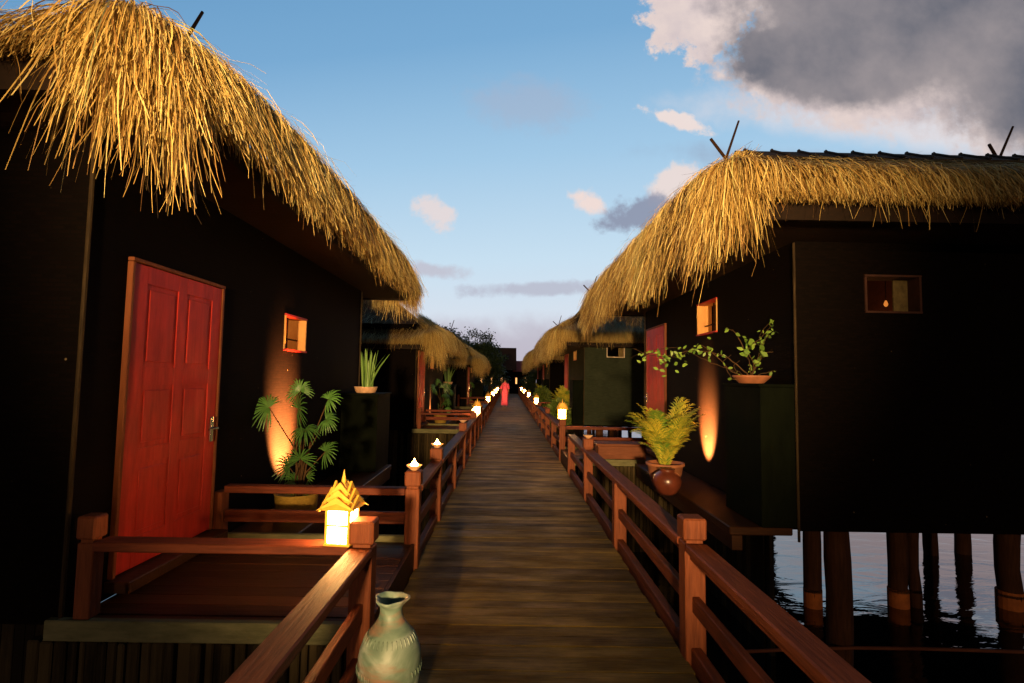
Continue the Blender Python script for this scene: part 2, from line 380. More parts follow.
# ------------------------------------------------------------------ porches (local frame: walkway edge at x=0, house side at x=-w)
def porch(loc, rz, w, d, label, near_rail=True, end='near', post_house=True):
    r = empty('porch', loc, rz, label, 'porch', 'entrance porches beside the walkway')
    b = MB(); y = 0.0; dirn = 1
    while y < d-0.02:
        ww = min(0.145, d-y); b.box(-w, 0, y, y+ww-0.006, 0.165, 0.20+random.uniform(-.003, .003), tone=random.uniform(-.1, .12), bev=0.003); y += ww
    b.build('deck', M['porch'], r)
    f = MB(); f.box(-w-0.05, 0.0, -0.055, -0.004, 0.135, 0.245, bev=0.006)
    f.build('edge_beam', M['fascia_pale'], r)
    f = MB(); f.box(-w-.05, 0, d+0.004, d+0.055, 0.135, 0.245, bev=0.006); f.build('edge_beam', M['fascia_pale'], r)
    s = MB(); s.box(0.003, 0.03, 0.0, d, -0.10, 0.203); s.build('riser_board', M['porch'], r)
    for yy in ((-0.03), (d-0.02)):
        sk = MB()
        x = -w-0.15
        while x < -0.12:
            ww = random.uniform(0.035, 0.085); t = random.uniform(.015, .035)
            bot = WATER-0.3 
            top = 0.133
            sk.box(x, x+ww-0.006, yy+random.uniform(-.02, .02), yy+.03+t, bot, top-random.uniform(0, .01), tone=random.uniform(-.25, .3), bev=0.008); x += ww
        sk.build('bark_skirting', M['bark'], r)
    def cross(y, levels, xa=-w+0.065, xb=-0.065):
        for (z0, z1, hw) in levels:
            c = MB(); c.box(xa, xb, y-hw, y+hw, z0, z1, tone=random.uniform(-.08, .05), bev=0.006)
            c.build('rail', M['railx'], r)
    full = [(0.595, 0.655, 0.05), (0.35, 0.45, 0.022)]
    top = [(0.615, 0.665, 0.065)]
    if end == 'far':   # both rails on the far side, near side only a flat top rail
        cross(d, full); post(r, -w+0.004, d, zb=0.2, cap=False)
        if near_rail:
            cross(0, top, -w+0.19, -0.07); post(r, -w+0.14, 0.0, zb=0.247, cap=True, w=.045)
    else:              # the rotated twin: full rail at its y=0 side
        cross(0, full)
        post(r, -w+0.004, 0, zb=0.2, cap=False)
    return r

pL = porch((XL, 3.1, 0), 0, 1.657, 1.6, 'dark porch before the near left red door, its rail carrying the big lantern', end='far')
pR = porch((XR, 11.0, 0), PI, 1.686, 1.6, 'porch at the right before the first right-hand red door, railed on its far side', end='near')
clone(pL, (XL, 14.3, 0), None, 'second porch along the left side, beyond the oil saucers')
clone(pL, (XL, 25.5, 0), None, 'third and farthest porch along the left side')
clone(pR, (XR, 22.5, 0), PI, 'second porch along the right side, beyond the wall with the small pale-framed window')
clone(pR, (XR, 34.0, 0), PI, 'third and farthest porch on the right side')

# step block in front of right door
st = MB(); st.box(-0.42, 0.42, -0.2, 0.2, 0.0, 0.25, bev=0.01); st.box(-0.45, 0.45, -0.23, 0.23, 0.25, 0.29, bev=0.008)
tag(st.build('wooden_step', M['step'], loc=(2.02, 9.75, 0.2)), 'red brown wooden block step on the right porch, behind the yellow palm', 'step')

# ------------------------------------------------------------------ thatch
def thatch_mesh(name, ox, oyn, oyf, W, D, h_side, h_front, h_back, dens, parent, seed, zf=0.0, cornerboost=0.25, hang=0.42, hang_front=0.14, hang_back=0.14, cornerh=1.0, hexp=2.4):
    """eave rectangle in house-local coordinates: x from +ox (walkway side) to -(W+ox); y from -oyn to D+oyf.
       one ribbon per straw, following the eave's rounded shoulder and hanging past it."""
    g = np.random.default_rng(seed)
    x1, x0, y0, y1 = ox, -(W+ox), -oyn, D+oyf
    segs = []   # start, end, outward normal, height at start, height at end, density mult, camera interest
    rc = 0.22
    segs.append(((x1, y0+rc), (x1, y1-rc), (1, 0), h_side, h_side, 1.0))
    segs.append(((x1-rc, y1), (x0+rc, y1), (0, 1), h_back, h_back, 1.1))
    segs.append(((x0, y1-rc), (x0, y0+rc), (-1, 0), h_side, h_side, 0.12))
    segs.append(((x0+rc, y0), (x1-rc, y0), (0, -1), h_front, h_front, 0.55))
    P = []; T = []; hB = []; Nn = []
    def add(bx, by, nx, ny, h, n, boost):
        P.append((bx, by)); 
    bx=[];by=[];nx=[];ny=[];hh=[];bo=[];sp=[];hm=[];ms=[];pc=[]
    per = 0.0
    for a, b, nrm, ha, hb, dm in segs:
        L = math.dist(a, b); n = int(L*dens*dm); t = g.random(n)
        bx.append(a[0]+(b[0]-a[0])*t); by.append(a[1]+(b[1]-a[1])*t)
        nx.append(np.full(n, float(nrm[0]))); ny.append(np.full(n, float(nrm[1])))
        # blend heights near the corners
        hs = np.full(n, ha)
        hm.append(np.full(n, hang if nrm == (1, 0) else (hang_front if nrm == (0, -1) else (hang_back)))); dc = np.minimum(t, 1-t)*L; ms.append(dc*1.0+.12)
        pc.append(np.full(n, .64 if nrm[0] else .44))
        if nrm == (1, 0):
            s = t*L; e = np.clip(s/2.0, 0, 1); f_ = np.clip((L-s)/1.3, 0, 1)
            hs = ha-(ha-(ha+h_front)/2)*(1-e)**2-(ha-(ha+h_back)/2)*(1-f_)**2
            bo.append(0.5*np.exp(-(s/0.20)**2)+0.9*np.exp(-((L-s)/0.25)**2))
        elif nrm == (-1, 0):
            bo.append(np.zeros(n))
        else:
            s = t*L if nrm == (0, 1) else (1-t)*L   # distance from walkway corner
            e = np.clip(s/0.9, 0, 1)
            hs = ha+((h_side+ha)/2-ha)*(1-e)**2
            bo.append(0.9*np.exp(-(s/0.28)**2))
        hh.append(hs); sp.append(per+t*L); per += L
    # corners
    for cx, cy, a0, dmul, hc in ((x1-rc, y0+rc, -PI/2, 1.5, (h_side+h_front)/2), (x1-rc, y1-rc, 0, 1.3, (h_side+h_back)/2), (x0+rc, y0+rc, PI, .4, h_front), (x0+rc, y1-rc, PI/2, .2, h_back)):
        n = int(dens*dmul*0.55); a = a0+g.random(n)*PI/2
        bx.append(cx+rc*np.cos(a)); by.append(cy+rc*np.sin(a)); nx.append(np.cos(a)); ny.append(np.sin(a))
        hh.append(np.full(n, hc)); bo.append(np.full(n, 1.0 if dmul > 1 else 0)); sp.append(per+(a-a0)*rc); per += 2; hm.append(np.full(n, hang*cornerh)); ms.append(np.full(n, .22)); pc.append(np.full(n, .5))
    bx, by, nx, ny, hh, bo, sp, hm, ms, pc = map(np.concatenate, (bx, by, nx, ny, hh, bo, sp, hm, ms, pc))
    n = len(bx)
    # clump noise along the eave
    def n1(s, f, seed):
        gg = np.random.default_rng(seed); tb = gg.random(4096); q = s*f; i = np.floor(q).astype(int); fr = q-i; fr = fr*fr*(3-2*fr)
        return tb[i % 4096]*(1-fr)+tb[(i+1) % 4096]*fr
    cl = 0.6*n1(sp, 2.6, seed+1)+0.4*n1(sp, 9.0, seed+2)
    K = 9
    # profile by arc length: inside slope -> shoulder -> vertical hang ; (o, z)
    h = hh
    tx, ty = -ny, nx
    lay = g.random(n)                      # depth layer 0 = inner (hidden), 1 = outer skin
    start = g.random(n)**0.8*0.95          # how far in from the shoulder the straw starts
    start = np.where(g.random(n) < 0.35, g.random(n)*0.25, start)
    isf = (np.abs(ny) > .9)
    start = np.where(isf & (g.random(n) < .5), g.random(n)*2.0, start)
    start = np.minimum(start, ms)
    droop = hm*(0.55+0.9*cl)*(0.05+1.5*g.random(n)**hexp)*(1+0.65*cornerboost*bo*2)
    droop = np.where(g.random(n) < 0.02, droop+.25*g.random(n), droop)
    total = start+h+droop*1.0
    length = np.minimum(total, (0.55+0.75*g.random(n))*1.0)
    # where along the profile the straw begins (so that some end on the roof, most hang)
    s_end = start*0+ h+droop               # arc length past shoulder where a full straw ends
    full = g.random(n) < np.where(isf, .45, .72)
    s0 = np.where(full, s_end-length, -start)
    s0 = np.maximum(s0, -np.minimum(np.where(np.abs(ny) > .9, 2.0, 1.2), ms))
    s1 = np.where(full, s_end, s0+length)
    lat = g.normal(0, 0.20, n)*np.where(ms == .22, .45, 1.0)+0.25*(n1(sp, 1.6, seed+5)-0.5)
    flare = 0.03+0.16*g.random(n)**1.5
    cur1 = g.normal(0, 0.032, n); cur2 = g.normal(0, 0.02, n); ph = g.random(n)*6.28; frq = 3+4*g.random(n)
    off = (lay-0.75)*0.14+0.02*g.normal(0, 1, n)
    V = np.zeros((n, K, 2, 3), np.float32)
    wd = 0.0018+0.0032*g.random(n)**2.0
    ang = g.random(n)*PI
    for k in range(K):
        u = k/(K-1); s = s0+(s1-s0)*u
        # rounded shoulder of radius rr
        rr = 0.20
        arc = rr*PI/2*0.9
        th = np.clip(s/arc, 0, 1)*(PI/2*0.9)
        o_in = np.where(s < 0, s*np.cos(pc), 0); z_in = np.where(s < 0, -s*np.sin(pc), 0)
        o_arc = rr*np.sin(th); z_arc = -rr*(1-np.cos(th))*1.1
        rest = np.clip(s-arc, 0, None)
        o = o_in+o_arc+rest*0.16*np.exp(-rest*2)
        z = h+z_in+z_arc-rest
        uu = u*(s1-s0)
        o = o+off*np.where(s < 0, 0.5, 1)+flare*u*u+cur1*np.sin(ph+frq*uu)
        z = z+off*np.clip(1-s/arc, 0, 1)+0.03*g.normal(0, 1, n)*(u < 0.05)+cur2*np.cos(ph+frq*uu)*u
        l = lat*uu+cur1*np.cos(ph*1.7+frq*1.3*uu)*0.9*u
        px = bx+nx*(o-0.10)+tx*l; py = by+ny*(o-0.10)+ty*l; pz = z+zf
        w = wd*(1-0.55*u**3)
        a2 = ang+u*0.9
        sx = (tx*np.cos(a2)+nx*np.sin(a2))*w; sy = (ty*np.cos(a2)+ny*np.sin(a2))*w
        V[:, k, 0] = np.stack([px-sx, py-sy, pz], 1); V[:, k, 1] = np.stack([px+sx, py+sy, pz], 1)
    verts = V.reshape(-1, 3)
    base = (np.arange(n)*K*2)[:, None, None]; kk = (np.arange(K-1)*2)[None, :, None]
    F = (base+kk+np.array([0, 1, 3, 2])[None, None, :]).reshape(-1, 4)
    me = bpy.data.meshes.new(name)
    me.vertices.add(len(verts)); me.vertices.foreach_set('co', verts.ravel())
    me.loops.add(F.size); me.loops.foreach_set('vertex_index', F.ravel().astype(np.int32))
    me.polygons.add(len(F)); me.polygons.foreach_set('loop_start', (np.arange(len(F))*4).astype(np.int32))
    me.update(calc_edges=True); me.validate()
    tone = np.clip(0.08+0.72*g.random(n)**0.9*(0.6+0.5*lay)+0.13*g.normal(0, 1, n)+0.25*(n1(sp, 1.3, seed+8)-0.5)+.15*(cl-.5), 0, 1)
    at = me.attributes.new('tone', 'FLOAT', 'POINT'); at.data.foreach_set('value', np.repeat(tone, K*2).astype(np.float32))
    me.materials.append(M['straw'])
    o = bpy.data.objects.new(name, me); C.objects.link(o); o.parent = parent
    return o

# ------------------------------------------------------------------ houses
def lever_handle(parent, y, z, s):
    m = MB(); m.box(0.0, 0.012, y-0.022, y+0.022, z-0.11, z+0.09, bev=0.003)
    m.tube([(0.01, y, z), (0.06, y, z)], 0.010, 8)
    m.tube([(0.055, y, z), (0.058, y-s*0.06, z+0.003), (0.052, y-s*0.12, z-0.004)], 0.009, 8)
    return m.build('handle', M['metal'], parent)

def build_house(loc, rz, W, D, ox, oyn, oyf, door, win, backwin, hs, hf, hbk, ridge, seed, label, cat, dens, group, box, piles, handle_far=True, hangs={}):
    """local frame: x=0 is the walkway-side wall (facing +x), house behind it to -W; y from 0 to D"""
    r = empty('stilt_house', loc, rz, label, cat, group)
    t = 0.18; zb, zt = 0.22, 3.0
    # walls
    w = MB()
    wy0, wy1, wz0, wz1 = win
    w.box(-t, 0, 0, wy0, zb, zt); w.box(-t, 0, wy1, D, zb, zt)
    w.box(-t, 0, wy0, wy1, zb, wz0); w.box(-t, 0, wy0, wy1, wz1, zt)
    w.box(-W, -t, 0, t, zb, zt)
    if backwin:
        bx0, bx1, bz0, bz1 = backwin
        w.box(-W, bx0, D-t, D, zb, zt); w.box(bx1, -t, D-t, D, zb, zt)
        w.box(bx0, bx1, D-t, D, zb, bz0); w.box(bx0, bx1, D-t, D, bz1, zt)
    else: w.box(-W, -t, D-t, D, zb, zt)
    w.box(-W, -W+t, t, D-t, zb, zt)
    w.build('wall', M['wall'], r)
    fl = MB(); fl.box(-W+.01, -.01, .01, D-.01, 0.195, 0.217)
    for k in range(6): fl.box(-W+.03, -.03, 0.2+k*(D-.5)/5, 0.32+k*(D-.5)/5, 0.165, 0.193)
    fl.build('floor_frame', M['wall'], r)
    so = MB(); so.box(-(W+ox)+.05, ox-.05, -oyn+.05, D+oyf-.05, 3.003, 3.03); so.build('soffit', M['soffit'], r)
    # eave boards
    e = MB(); b0, b1, c0, c1 = -(W+ox), ox, -oyn, D+oyf
    e.box(b1-.045, b1, c0, c1, 2.985, 3.13); e.box(b0, b0+.045, c0, c1, 2.985, 3.13)
    e.box(b0+.047, b1-.047, c0, c0+.045, 2.985, 3.13); e.box(b0+.047, b1-.047, c1-.045, c1, 2.985, 3.13)
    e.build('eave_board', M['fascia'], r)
    # roof body
    rx1 = -ridge[0]; rx0 = -(W-ridge[0]); rzt = ridge[1]; ym = D/2
    ro = MB()
    def ring(ins, z):
        return [(b0+ins, c0+ins, z[0]), (b1-ins, c0+ins, z[0]), (b1-ins, c1-ins, z[1]), (b0+ins, c1-ins, z[1])]
    def ring2(ins, zs_, zf_, zb_):
        return [(b0+ins, c0+ins, (zs_+zf_)/2), (b1-ins, c0+ins, (zs_+zf_)/2), (b1-ins, c1-ins, (zs_+zb_)/2), (b0+ins, c1-ins, (zs_+zb_)/2)]
    n_ = 1
    rings = [ring(0.05, (3.032, 3.032)), ring2(0.06, 3+hs-.24, 3+hf-.16, 3+hbk-.16), ring2(0.30, 3+hs-.02, 3+hf+.02, 3+hbk+.02)]
    vs = []; fs = []
    for q in rings: vs += q
    for i in range(2):
        for k in range(4): fs.append((i*4+k, i*4+(k+1) % 4, (i+1)*4+(k+1) % 4, (i+1)*4+k))
    vs += [(rx0, ym, rzt), (rx1, ym, rzt)]
    fs += [(8, 9, 13, 12), (9, 10, 13), (10, 11, 12, 13), (11, 8, 12), (3, 2, 1, 0)]
    ro.add(vs, fs); roof = ro.build('roof', M['thatchbase'], r)
    # ridge cap with ribs, gable ends and crossed poles
    cp = MB(); sl = 0.62; dy, dz = sl*0.82, sl*0.46
    L0, L1 = rx0-0.05, rx1+0.05
    for sgn in (1, -1):
        a = [(L0, ym, rzt+.10), (L1, ym, rzt+.10), (L1, ym+sgn*dy, rzt+.10-dz), (L0, ym+sgn*dy, rzt+.10-dz)]
        b = [(x, y, z-.03) for x, y, z in a]
        cp.add(a+b, [(0, 1, 2, 3), (7, 6, 5, 4), (0, 3, 7, 4), (1, 5, 6, 2), (3, 2, 6, 7), (0, 4, 5, 1)])
        k = L0+0.15
        while k < L1:
            cp.tube([(k, ym-sgn*.02, rzt+.125), (k, ym+sgn*dy*1.01, rzt+.115-dz)], 0.018, 6); k += 0.42
    cp.build('ridge_cap', M['cap'], roof)
    for xx in (L1-.03, L0+.01):
        gb = MB(); gb.add([(xx, ym-dy*.93, rzt+.07-dz), (xx, ym+dy*.93, rzt+.07-dz), (xx, ym, rzt+.06), (xx+.02, ym-dy*.93, rzt+.07-dz), (xx+.02, ym+dy*.93, rzt+.07-dz), (xx+.02, ym, rzt+.06)],
                          [(0, 1, 2), (5, 4, 3), (0, 3, 4, 1), (1, 4, 5, 2), (2, 5, 3, 0)])
        gb.build('gable', M['gable'], roof)
    sw_ = -1 if rz else 1
    for xx in (L1, L0):
        pk = MB(); pk.tube([(xx+sw_*.42, ym-.62, rzt-.18), (xx-sw_*.26, ym-.30, rzt+.42)], [.030, .024], 7)
        pk.build('finial_pole', M['stick'], roof)
        pk = MB(); pk.tube([(xx-sw_*.02, ym-.66, rzt-.20), (xx+sw_*.24, ym-.40, rzt+.78)], [.028, .016], 7)
        pk.build('finial_pole', M['stick'], roof)
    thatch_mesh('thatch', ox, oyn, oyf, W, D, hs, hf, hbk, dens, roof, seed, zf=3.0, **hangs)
    # corner trims
    for yy in (-0.012, D+0.012):
        ct = MB(); ct.tube([(0.012, yy, 0.1), (0.014, yy, 1.3), (0.012, yy, 2.98)], 0.013, 8); ct.build('corner_trim', M['trim'], r)
    # door: leaf with six raised panels
    dy0, dy1, dz0, dz1 = door
    fr = MB(); fw = 0.028
    fr.box(0.002, 0.04, dy0-fw, dy0, dz0, dz1, bev=.004); fr.box(0.002, 0.04, dy1, dy1+fw, dz0, dz1, bev=.004); fr.box(0.002, 0.044, dy0-fw, dy1+fw, dz1+.002, dz1+fw, bev=.004)
    d_ = MB(); d_.box(0.002, 0.020, dy0+.003, dy1-.003, dz0+.01, dz1-.003)
    dw = dy1-dy0; dh = dz1-dz0; sw = 0.13*dw/1.0; mid = 0.10*dw
    cols = [(dy0+sw, dy0+dw/2-mid/2), (dy0+dw/2+mid/2, dy1-sw)]
    rows = [(dz0+.10*dh, dz0+.34*dh), (dz0+.39*dh, dz0+.60*dh), (dz0+.66*dh, dz0+.94*dh)]
    ys_ = [dy0+.003, cols[0][0], cols[0][1], cols[1][0], cols[1][1], dy1-.003]
    for k in (0, 2, 4): d_.box(0.0201, 0.029, ys_[k], ys_[k+1], dz0+.01, dz1-.003, bev=.003)
    zs_ = [dz0+.01, rows[0][0], rows[0][1], rows[1][0], rows[1][1], rows[2][0], rows[2][1], dz1-.003]
    for k in (0, 2, 4, 6):
        for c in cols: d_.box(0.0201, 0.029, c[0], c[1], zs_[k], zs_[k+1])
    for c in cols:
        for q in rows: d_.box(0.0201, 0.0265, c[0]+.035, c[1]-.035, q[0]+.035, q[1]-.035, bev=.005)
    dr = d_.build('door', M['door'], r); fr.build('frame', M['doorframe'], dr)
    if handle_far: h_ = lever_handle(dr, dy1-.075, dz0+.42*dh, 1)
    else: h_ = lever_handle(dr, dy0+.075, dz0+.42*dh, -1)
    h_.location = (0.037, 0, 0)
    sl_ = MB(); sl_.box(0.002, .16, dy0-.05, dy1+.05, dz0-.075, dz0-.004, bev=.006); sl_.build('door_sill', M['porch'], r)
    # side window: lined opening, shutter board folded in
    wf = MB(); lt = .022
    wf.box(-t-.02, .014, wy0+.001, wy0+lt, wz0+lt, wz1-lt); wf.box(-t-.02, .014, wy1-lt, wy1-.001, wz0+lt, wz1-lt)
    wf.box(-t-.02, -.09, wy0+.001, wy1-.001, wz0+.001, wz0+lt-.0005); wf.box(-t-.02, -.09, wy0+.001, wy1-.001, wz1-lt+.0005, wz1-.001)
    wi = wf.build('window', M['jamb'], r)
    s2 = MB(); s2.box(-.088, .03, wy0+.001, wy1-.001, wz0+.001, wz0+lt-.001); s2.build('sill', M['door'], wi)
    s2 = MB(); s2.box(-.088, .02, wy0+.001, wy1-.001, wz1-lt+.001, wz1-.001); s2.build('head_board', M['door'], wi)
    mu = MB(); mu.box(-t*.6, -t*.6+.02, (wy0+wy1)/2-.01, (wy0+wy1)/2+.01, wz0+lt, wz1-lt); mu.box(-t*.6+.001, -t*.6+.019, wy0+lt, wy1-lt, wz0+.14, wz0+.155); mu.build('glazing_bar', M['stick'], wi)
    # interior partition makes a small room
    ip = MB(); ip.box(-2.0, -1.96, t, D-t, .216, 3.0); ip.build('partition', M['winback'], r)
    if backwin:
        wf = MB()
        wf.box(bx0+.001, bx0+lt, D-t-.02, D+.014, bz0+lt, bz1-lt); wf.box(bx1-lt, bx1-.001, D-t-.02, D+.014, bz0+lt, bz1-lt)
        wf.box(bx0+.001, bx1-.001, D-t-.02, D+.02, bz0+.001, bz0+lt-.001); wf.box(bx0+.001, bx1-.001, D-t-.02, D+.02, bz1-lt+.001, bz1-.001)
        wb = wf.build('window', M['winback'], r)
        sh = MB(); sh.box(bx0+lt+.002, bx0+.17, D-t+.02, D-t+.04, bz0+lt+.002, bz1-lt-.002, bev=.003); sh.build('shutter', M['curtain'], wb)
    # storage box on the wall
    by0, by1, bd, bz0_, bz1_ = box
    bb = MB(); bb.box(.004, bd, by0, by1, bz0_, bz1_, bev=.008); bb.box(.004, bd+.02, by0-.02, by1+.02, bz1_+.001, bz1_+.03, bev=.005)
    bb.build('wall_cabinet', M['box'], r)
    sk = MB(); x = -W+.05
    if rz == 0:
        while x < -.05:
            ww = random.uniform(.05, .1); sk.box(x, x+ww-.004, .02, .05+random.uniform(0, .02), WATER-.3, .193, tone=random.uniform(-.4, .1)); x += ww
        sk.build('bark_skirting', M['bark'], r)  # dark boards added to block the sky reflection in water under the house
    else:
        y = .1
        while y < D-.75:
            ww = random.uniform(.05, .1); sk.box(-.10, -.07+random.uniform(0, .02), y, y+ww-.004, WATER-.3, .193, tone=random.uniform(-.5, 0)); y += ww
        sk.build('bark_skirting', M['bark'], r)
    # ledge
    ld = MB(); ld.box(.003, .62, 1.75, by1-.1, .12, .20, bev=.01); ld.box(.50, .60, 1.75, by1-.1, -.02, .118); ld.build('ledge', M['porch'], r)
    for (px, py, rad, foot) in piles:
        pm = MB(); k = 7; pts = []; rr = []
        lx, ly = random.uniform(-.02, .02), random.uniform(-.02, .02)
        for i in range(k):
            z = WATER-.5+(.19+.5-WATER)*i/(k-1); pts.append((px+lx*math.sin(i*1.3), py+ly*math.cos(i*1.9), z)); rr.append(rad*random.uniform(.94, 1.06))
        pm.tube(pts, rr, 14); po = pm.build('pile', M['pile'], r, smooth=True)
        if foot:
            fm = MB(); fm.lathe([(rad*1.08, 0), (rad*1.09, .2), (rad*1.08, .72), (rad*1.07, .725), (rad*.9, .727)], 18, (px, py, WATER-.5)); fm.build('footing', M['footing'], po)
    return r

# left house: rectangle origin at its near walkway-side corner
pilesL = [(-.25-x*1.35, .2+y*1.78, .105, False) for x in range(4) for y in range(4)]
hL = build_house((-2.45, 3.1, 0), 0, 5.6, 5.77, 0.60, 0.5, 0.93, (0.36, 1.43, 0.32, 2.31), (2.78, 3.40, 1.86, 2.27), None,
    0.60, 0.27, 0.35, (1.2, 4.7), 5, 'black stilt house at far left, its thatch reaching the top of the picture', 'house', 2300, 'thatched houses on stilts', (4.9, 5.74, 0.54, .12, 1.31), pilesL, hangs=dict(hang=.09, hang_front=-.04, hang_back=.2, cornerh=2.9, hexp=2.6))
def wloc(x, y): return (-(x-2.8), -(y-11.0))
pilesR = [(*wloc(4.04, 7.25), .105, True), (*wloc(3.32, 5.5), .115, False), (*wloc(5.2, 7.3), .115, True), (*wloc(5.42, 7.3), .07, False), (*wloc(6.68, 7.3), .14, True),
          (*wloc(7.35, 9.5), .11, False), (*wloc(8.0, 9.6), .12, False), (*wloc(3.1, 9.6), .11, False), (*wloc(4.6, 10.6), .10, False), (*wloc(6.9, 7.0), .07, False)]
pilesR = [p for p in pilesR]
hR = build_house((2.8, 11.0, 0), PI, 5.8, 5.77, 1.0, 0.6, 0.75, (0.2, 1.45, 0.32, 2.60), (3.05, 3.80, 2.27, 2.74), (-1.24, -.68, 2.30, 2.68),
    0.54, 0.35, 0.44, (0.7, 5.08), 17, 'black stilt house at near right, with water showing between its piles', 'house', 2300, 'thatched houses on stilts', (4.9, 5.76, 0.35, .22, 1.56), pilesR, handle_far=False, hangs=dict(hang=.31, hang_front=.2, hang_back=-.03, cornerh=1.0))
def lower_roof(h, dz):
    for ch in h.children:
        if ch.name.split('.')[0] in ('roof', 'soffit', 'eave_board'): ch.location.z -= dz
def far(src, loc, rz, label, dz):
    h = clone(src, loc, rz, label); lower_roof(h, dz); return h
far(hL, (-2.45, 14.3, 0), 0, 'second thatched house along the left side, behind the snake plant', .68)
far(hL, (-1.95, 25.5, 0), 0, 'third thatched house along the left side, brown eave beside the dark trees', .9)
far(hL, (-2.6, 36.8, 0), 0, 'fourth and farthest thatched house along the left side', .6)
hR2 = far(hR, (2.35, 22.4, 0), PI, 'second thatched house on the right, dark green end wall with a small pale-framed window', .40)
far(hR, (2.2, 34.2, 0), PI, 'third thatched house along the right side, short eave beyond the second roof', .5)
far(hR, (2.5, 45.8, 0), PI, 'fourth and farthest thatched house along the right side', .5)
for ch in hR2.children:
    if ch.name.startswith('window') and any(g_.name.startswith('shutter') for g_ in ch.children):
        ch.data = ch.data.copy(); ch.data.materials[0] = M['paleframe']
    if ch.name.startswith('wall') and 'cabinet' not in ch.name:
        ch.data = ch.data.copy(); ch.data.materials[0] = M['greenwall']
# ------------------------------------------------------------------ lanterns
def build_lantern(label, group, pane):
    r = empty('lantern', (0, 0, 0), 0, label, 'lantern', group)
    s = .068; f = MB()
    f.box(-s-.012, s+.012, -s-.012, s+.012, 0, .014, bev=.002)
    for sx in (-1, 1):
        for sy in (-1, 1): f.box(sx*s-.007, sx*s+.007, sy*s-.007, sy*s+.007, .014, .205)
    for z in (.105, .195):
        for sg in (-1, 1):
            f.box(-s+.008, s-.008, sg*s-.006, sg*s+.006, z, z+.010); f.box(sg*s-.006, sg*s+.006, -s+.008, s-.008, z, z+.010)
    f.build('frame', M['lframe'], r)
    for sg, ax in ((1, 0), (-1, 0), (1, 1), (-1, 1)):
        p = MB(); q = s-.007
        for z0, z1 in ((.016, .104), (.116, .194)):
            if ax: p.box(-q, q, sg*(s-.003)-.001, sg*(s-.003)+.001, z0, z1)
            else: p.box(sg*(s-.003)-.001, sg*(s-.003)+.001, -q, q, z0, z1)
        p.build('pane', pane, r)
    for i, (hw, z, hh) in enumerate(((.125, .195, .075), (.098, .235, .072), (.068, .275, .07))):
        t = MB()   # two crossed gable boards per tier
        for k in range(4):
            c, sn = round(math.cos(k*PI/2)), round(math.sin(k*PI/2))
            pts = []
            for o in (0, .012):
                for (a, b) in ((-hw, z), (0, z+hh), (hw, z), (0, z+hh-.034), ):
                    x, y_ = a, hw*0.80-o
                    pts.append((x*c-y_*sn, x*sn+y_*c, b+(.0 if b > z else .0)))
            # outline: left, apex, right, inner apex
            t.add(pts, [(0, 1, 3), (1, 2, 3), (4, 7, 5), (5, 7, 6), (0, 4, 5, 1), (1, 5, 6, 2), (2, 6, 7, 3), (3, 7, 4, 0)])
            # sloping roof boards behind the gable board
            A = [(-hw, hw*.8-.012, z), (0, hw*.8-.012, z+hh), (hw, hw*.8-.012, z)]
        pr = [(-hw*.82, -hw*.82, z+.004), (hw*.82, -hw*.82, z+.004), (hw*.82, hw*.82, z+.004), (-hw*.82, hw*.82, z+.004), (0, 0, z+hh+.004)]
        t.add(pr, [(0, 1, 4), (1, 2, 4), (2, 3, 4), (3, 0, 4), (3, 2, 1, 0)])
        t.build('roof_tier', M['lroof'], r)
    sp = MB(); sp.lathe([(.012, .335), (.014, .35), (.009, .37), (.001, .41)], 8); sp.build('finial', M['lroof'], r)
    return r
lan = build_lantern('big lit wooden lantern with tiered yellow roof on the porch rail at lower left', 'lit lanterns along the walkway', M['pane'])
lan.scale = (.93, .93, .99); lan.location = (-.915, 3.1, .666); lan.rotation_euler = (0, 0, math.radians(-7))
lr = build_lantern('lit lantern on the right rail beyond the porch gap', 'lit lanterns along the walkway', M['pane2'])
lr.location = (XR+.0, 11.0, .80)
spots = [(XL-.0, 14.2, 'bright lit lantern on the left rail above the second left porch'),
 (XR, 20.9, 'third lit lantern on the right rail, beyond the second roof'), (XL, 21.9, 'lit lantern on the distant left rail, left of the woman in pink'),
 (XR, 28.5, 'fourth lantern counted along the right rail'), (XL, 28.9, 'third lantern along the left rail, close to the woman in pink'),
 (XR, 36.0, 'fifth lantern counted along the right rail'), (XL, 35.1, 'fourth lantern along the left rail, level with her shoulder'),
 (XL, 43.1, 'farthest lantern on the left rail, above her shoulder'), (XR, 44.0, 'sixth and farthest lantern along the right rail')]
for x, y, l in spots: clone(lr, (x, y, .66 if y not in (28.9,) else .66), random.uniform(-.3, .3), l)
lr.location.z = .80

def build_saucer(label, lit=True):
    r = empty('saucer_lamp' if lit else 'saucer', (0, 0, 0), 0, label, 'oil lamp' if lit else 'saucer', 'terracotta saucers on the railing posts')
    b = MB(); b.lathe([(.025, 0), (.032, .006), (.055, .028), (.072, .044), (.070, .046), (.05, .030), (.0, .026)], 20); b.build('bowl', M['bowl'], r, smooth=True)
    if lit:
        f = MB(); f.lathe([(.006, .029), (.030, .036), (.036, .047), (.022, .062), (.006, .085), (.001, .10)], 10); f.build('flame', M['flame'], r, smooth=True)
    return r
s1 = build_saucer('glowing oil saucer on the nearest left post, at the far corner of the left porch'); s1.location = (XL, 4.7, .802)
clone(s1, (XL, 6.2, .802), 0, 'glowing oil saucer on the second post, just beyond the nearest glowing one')
clone(s1, (XL, 12.7, .802), 0, 'tiny glowing saucer on the left rail just before the bright lantern')
s2 = build_saucer('unlit pale saucer on a left rail post between the oil lamps and the bright lantern', False); s2.location = (XL, 9.7, .802)
clone(s2, (XR, 7.45, .802), 0, 'unlit pale saucer on the right rail post in front of the lantern')

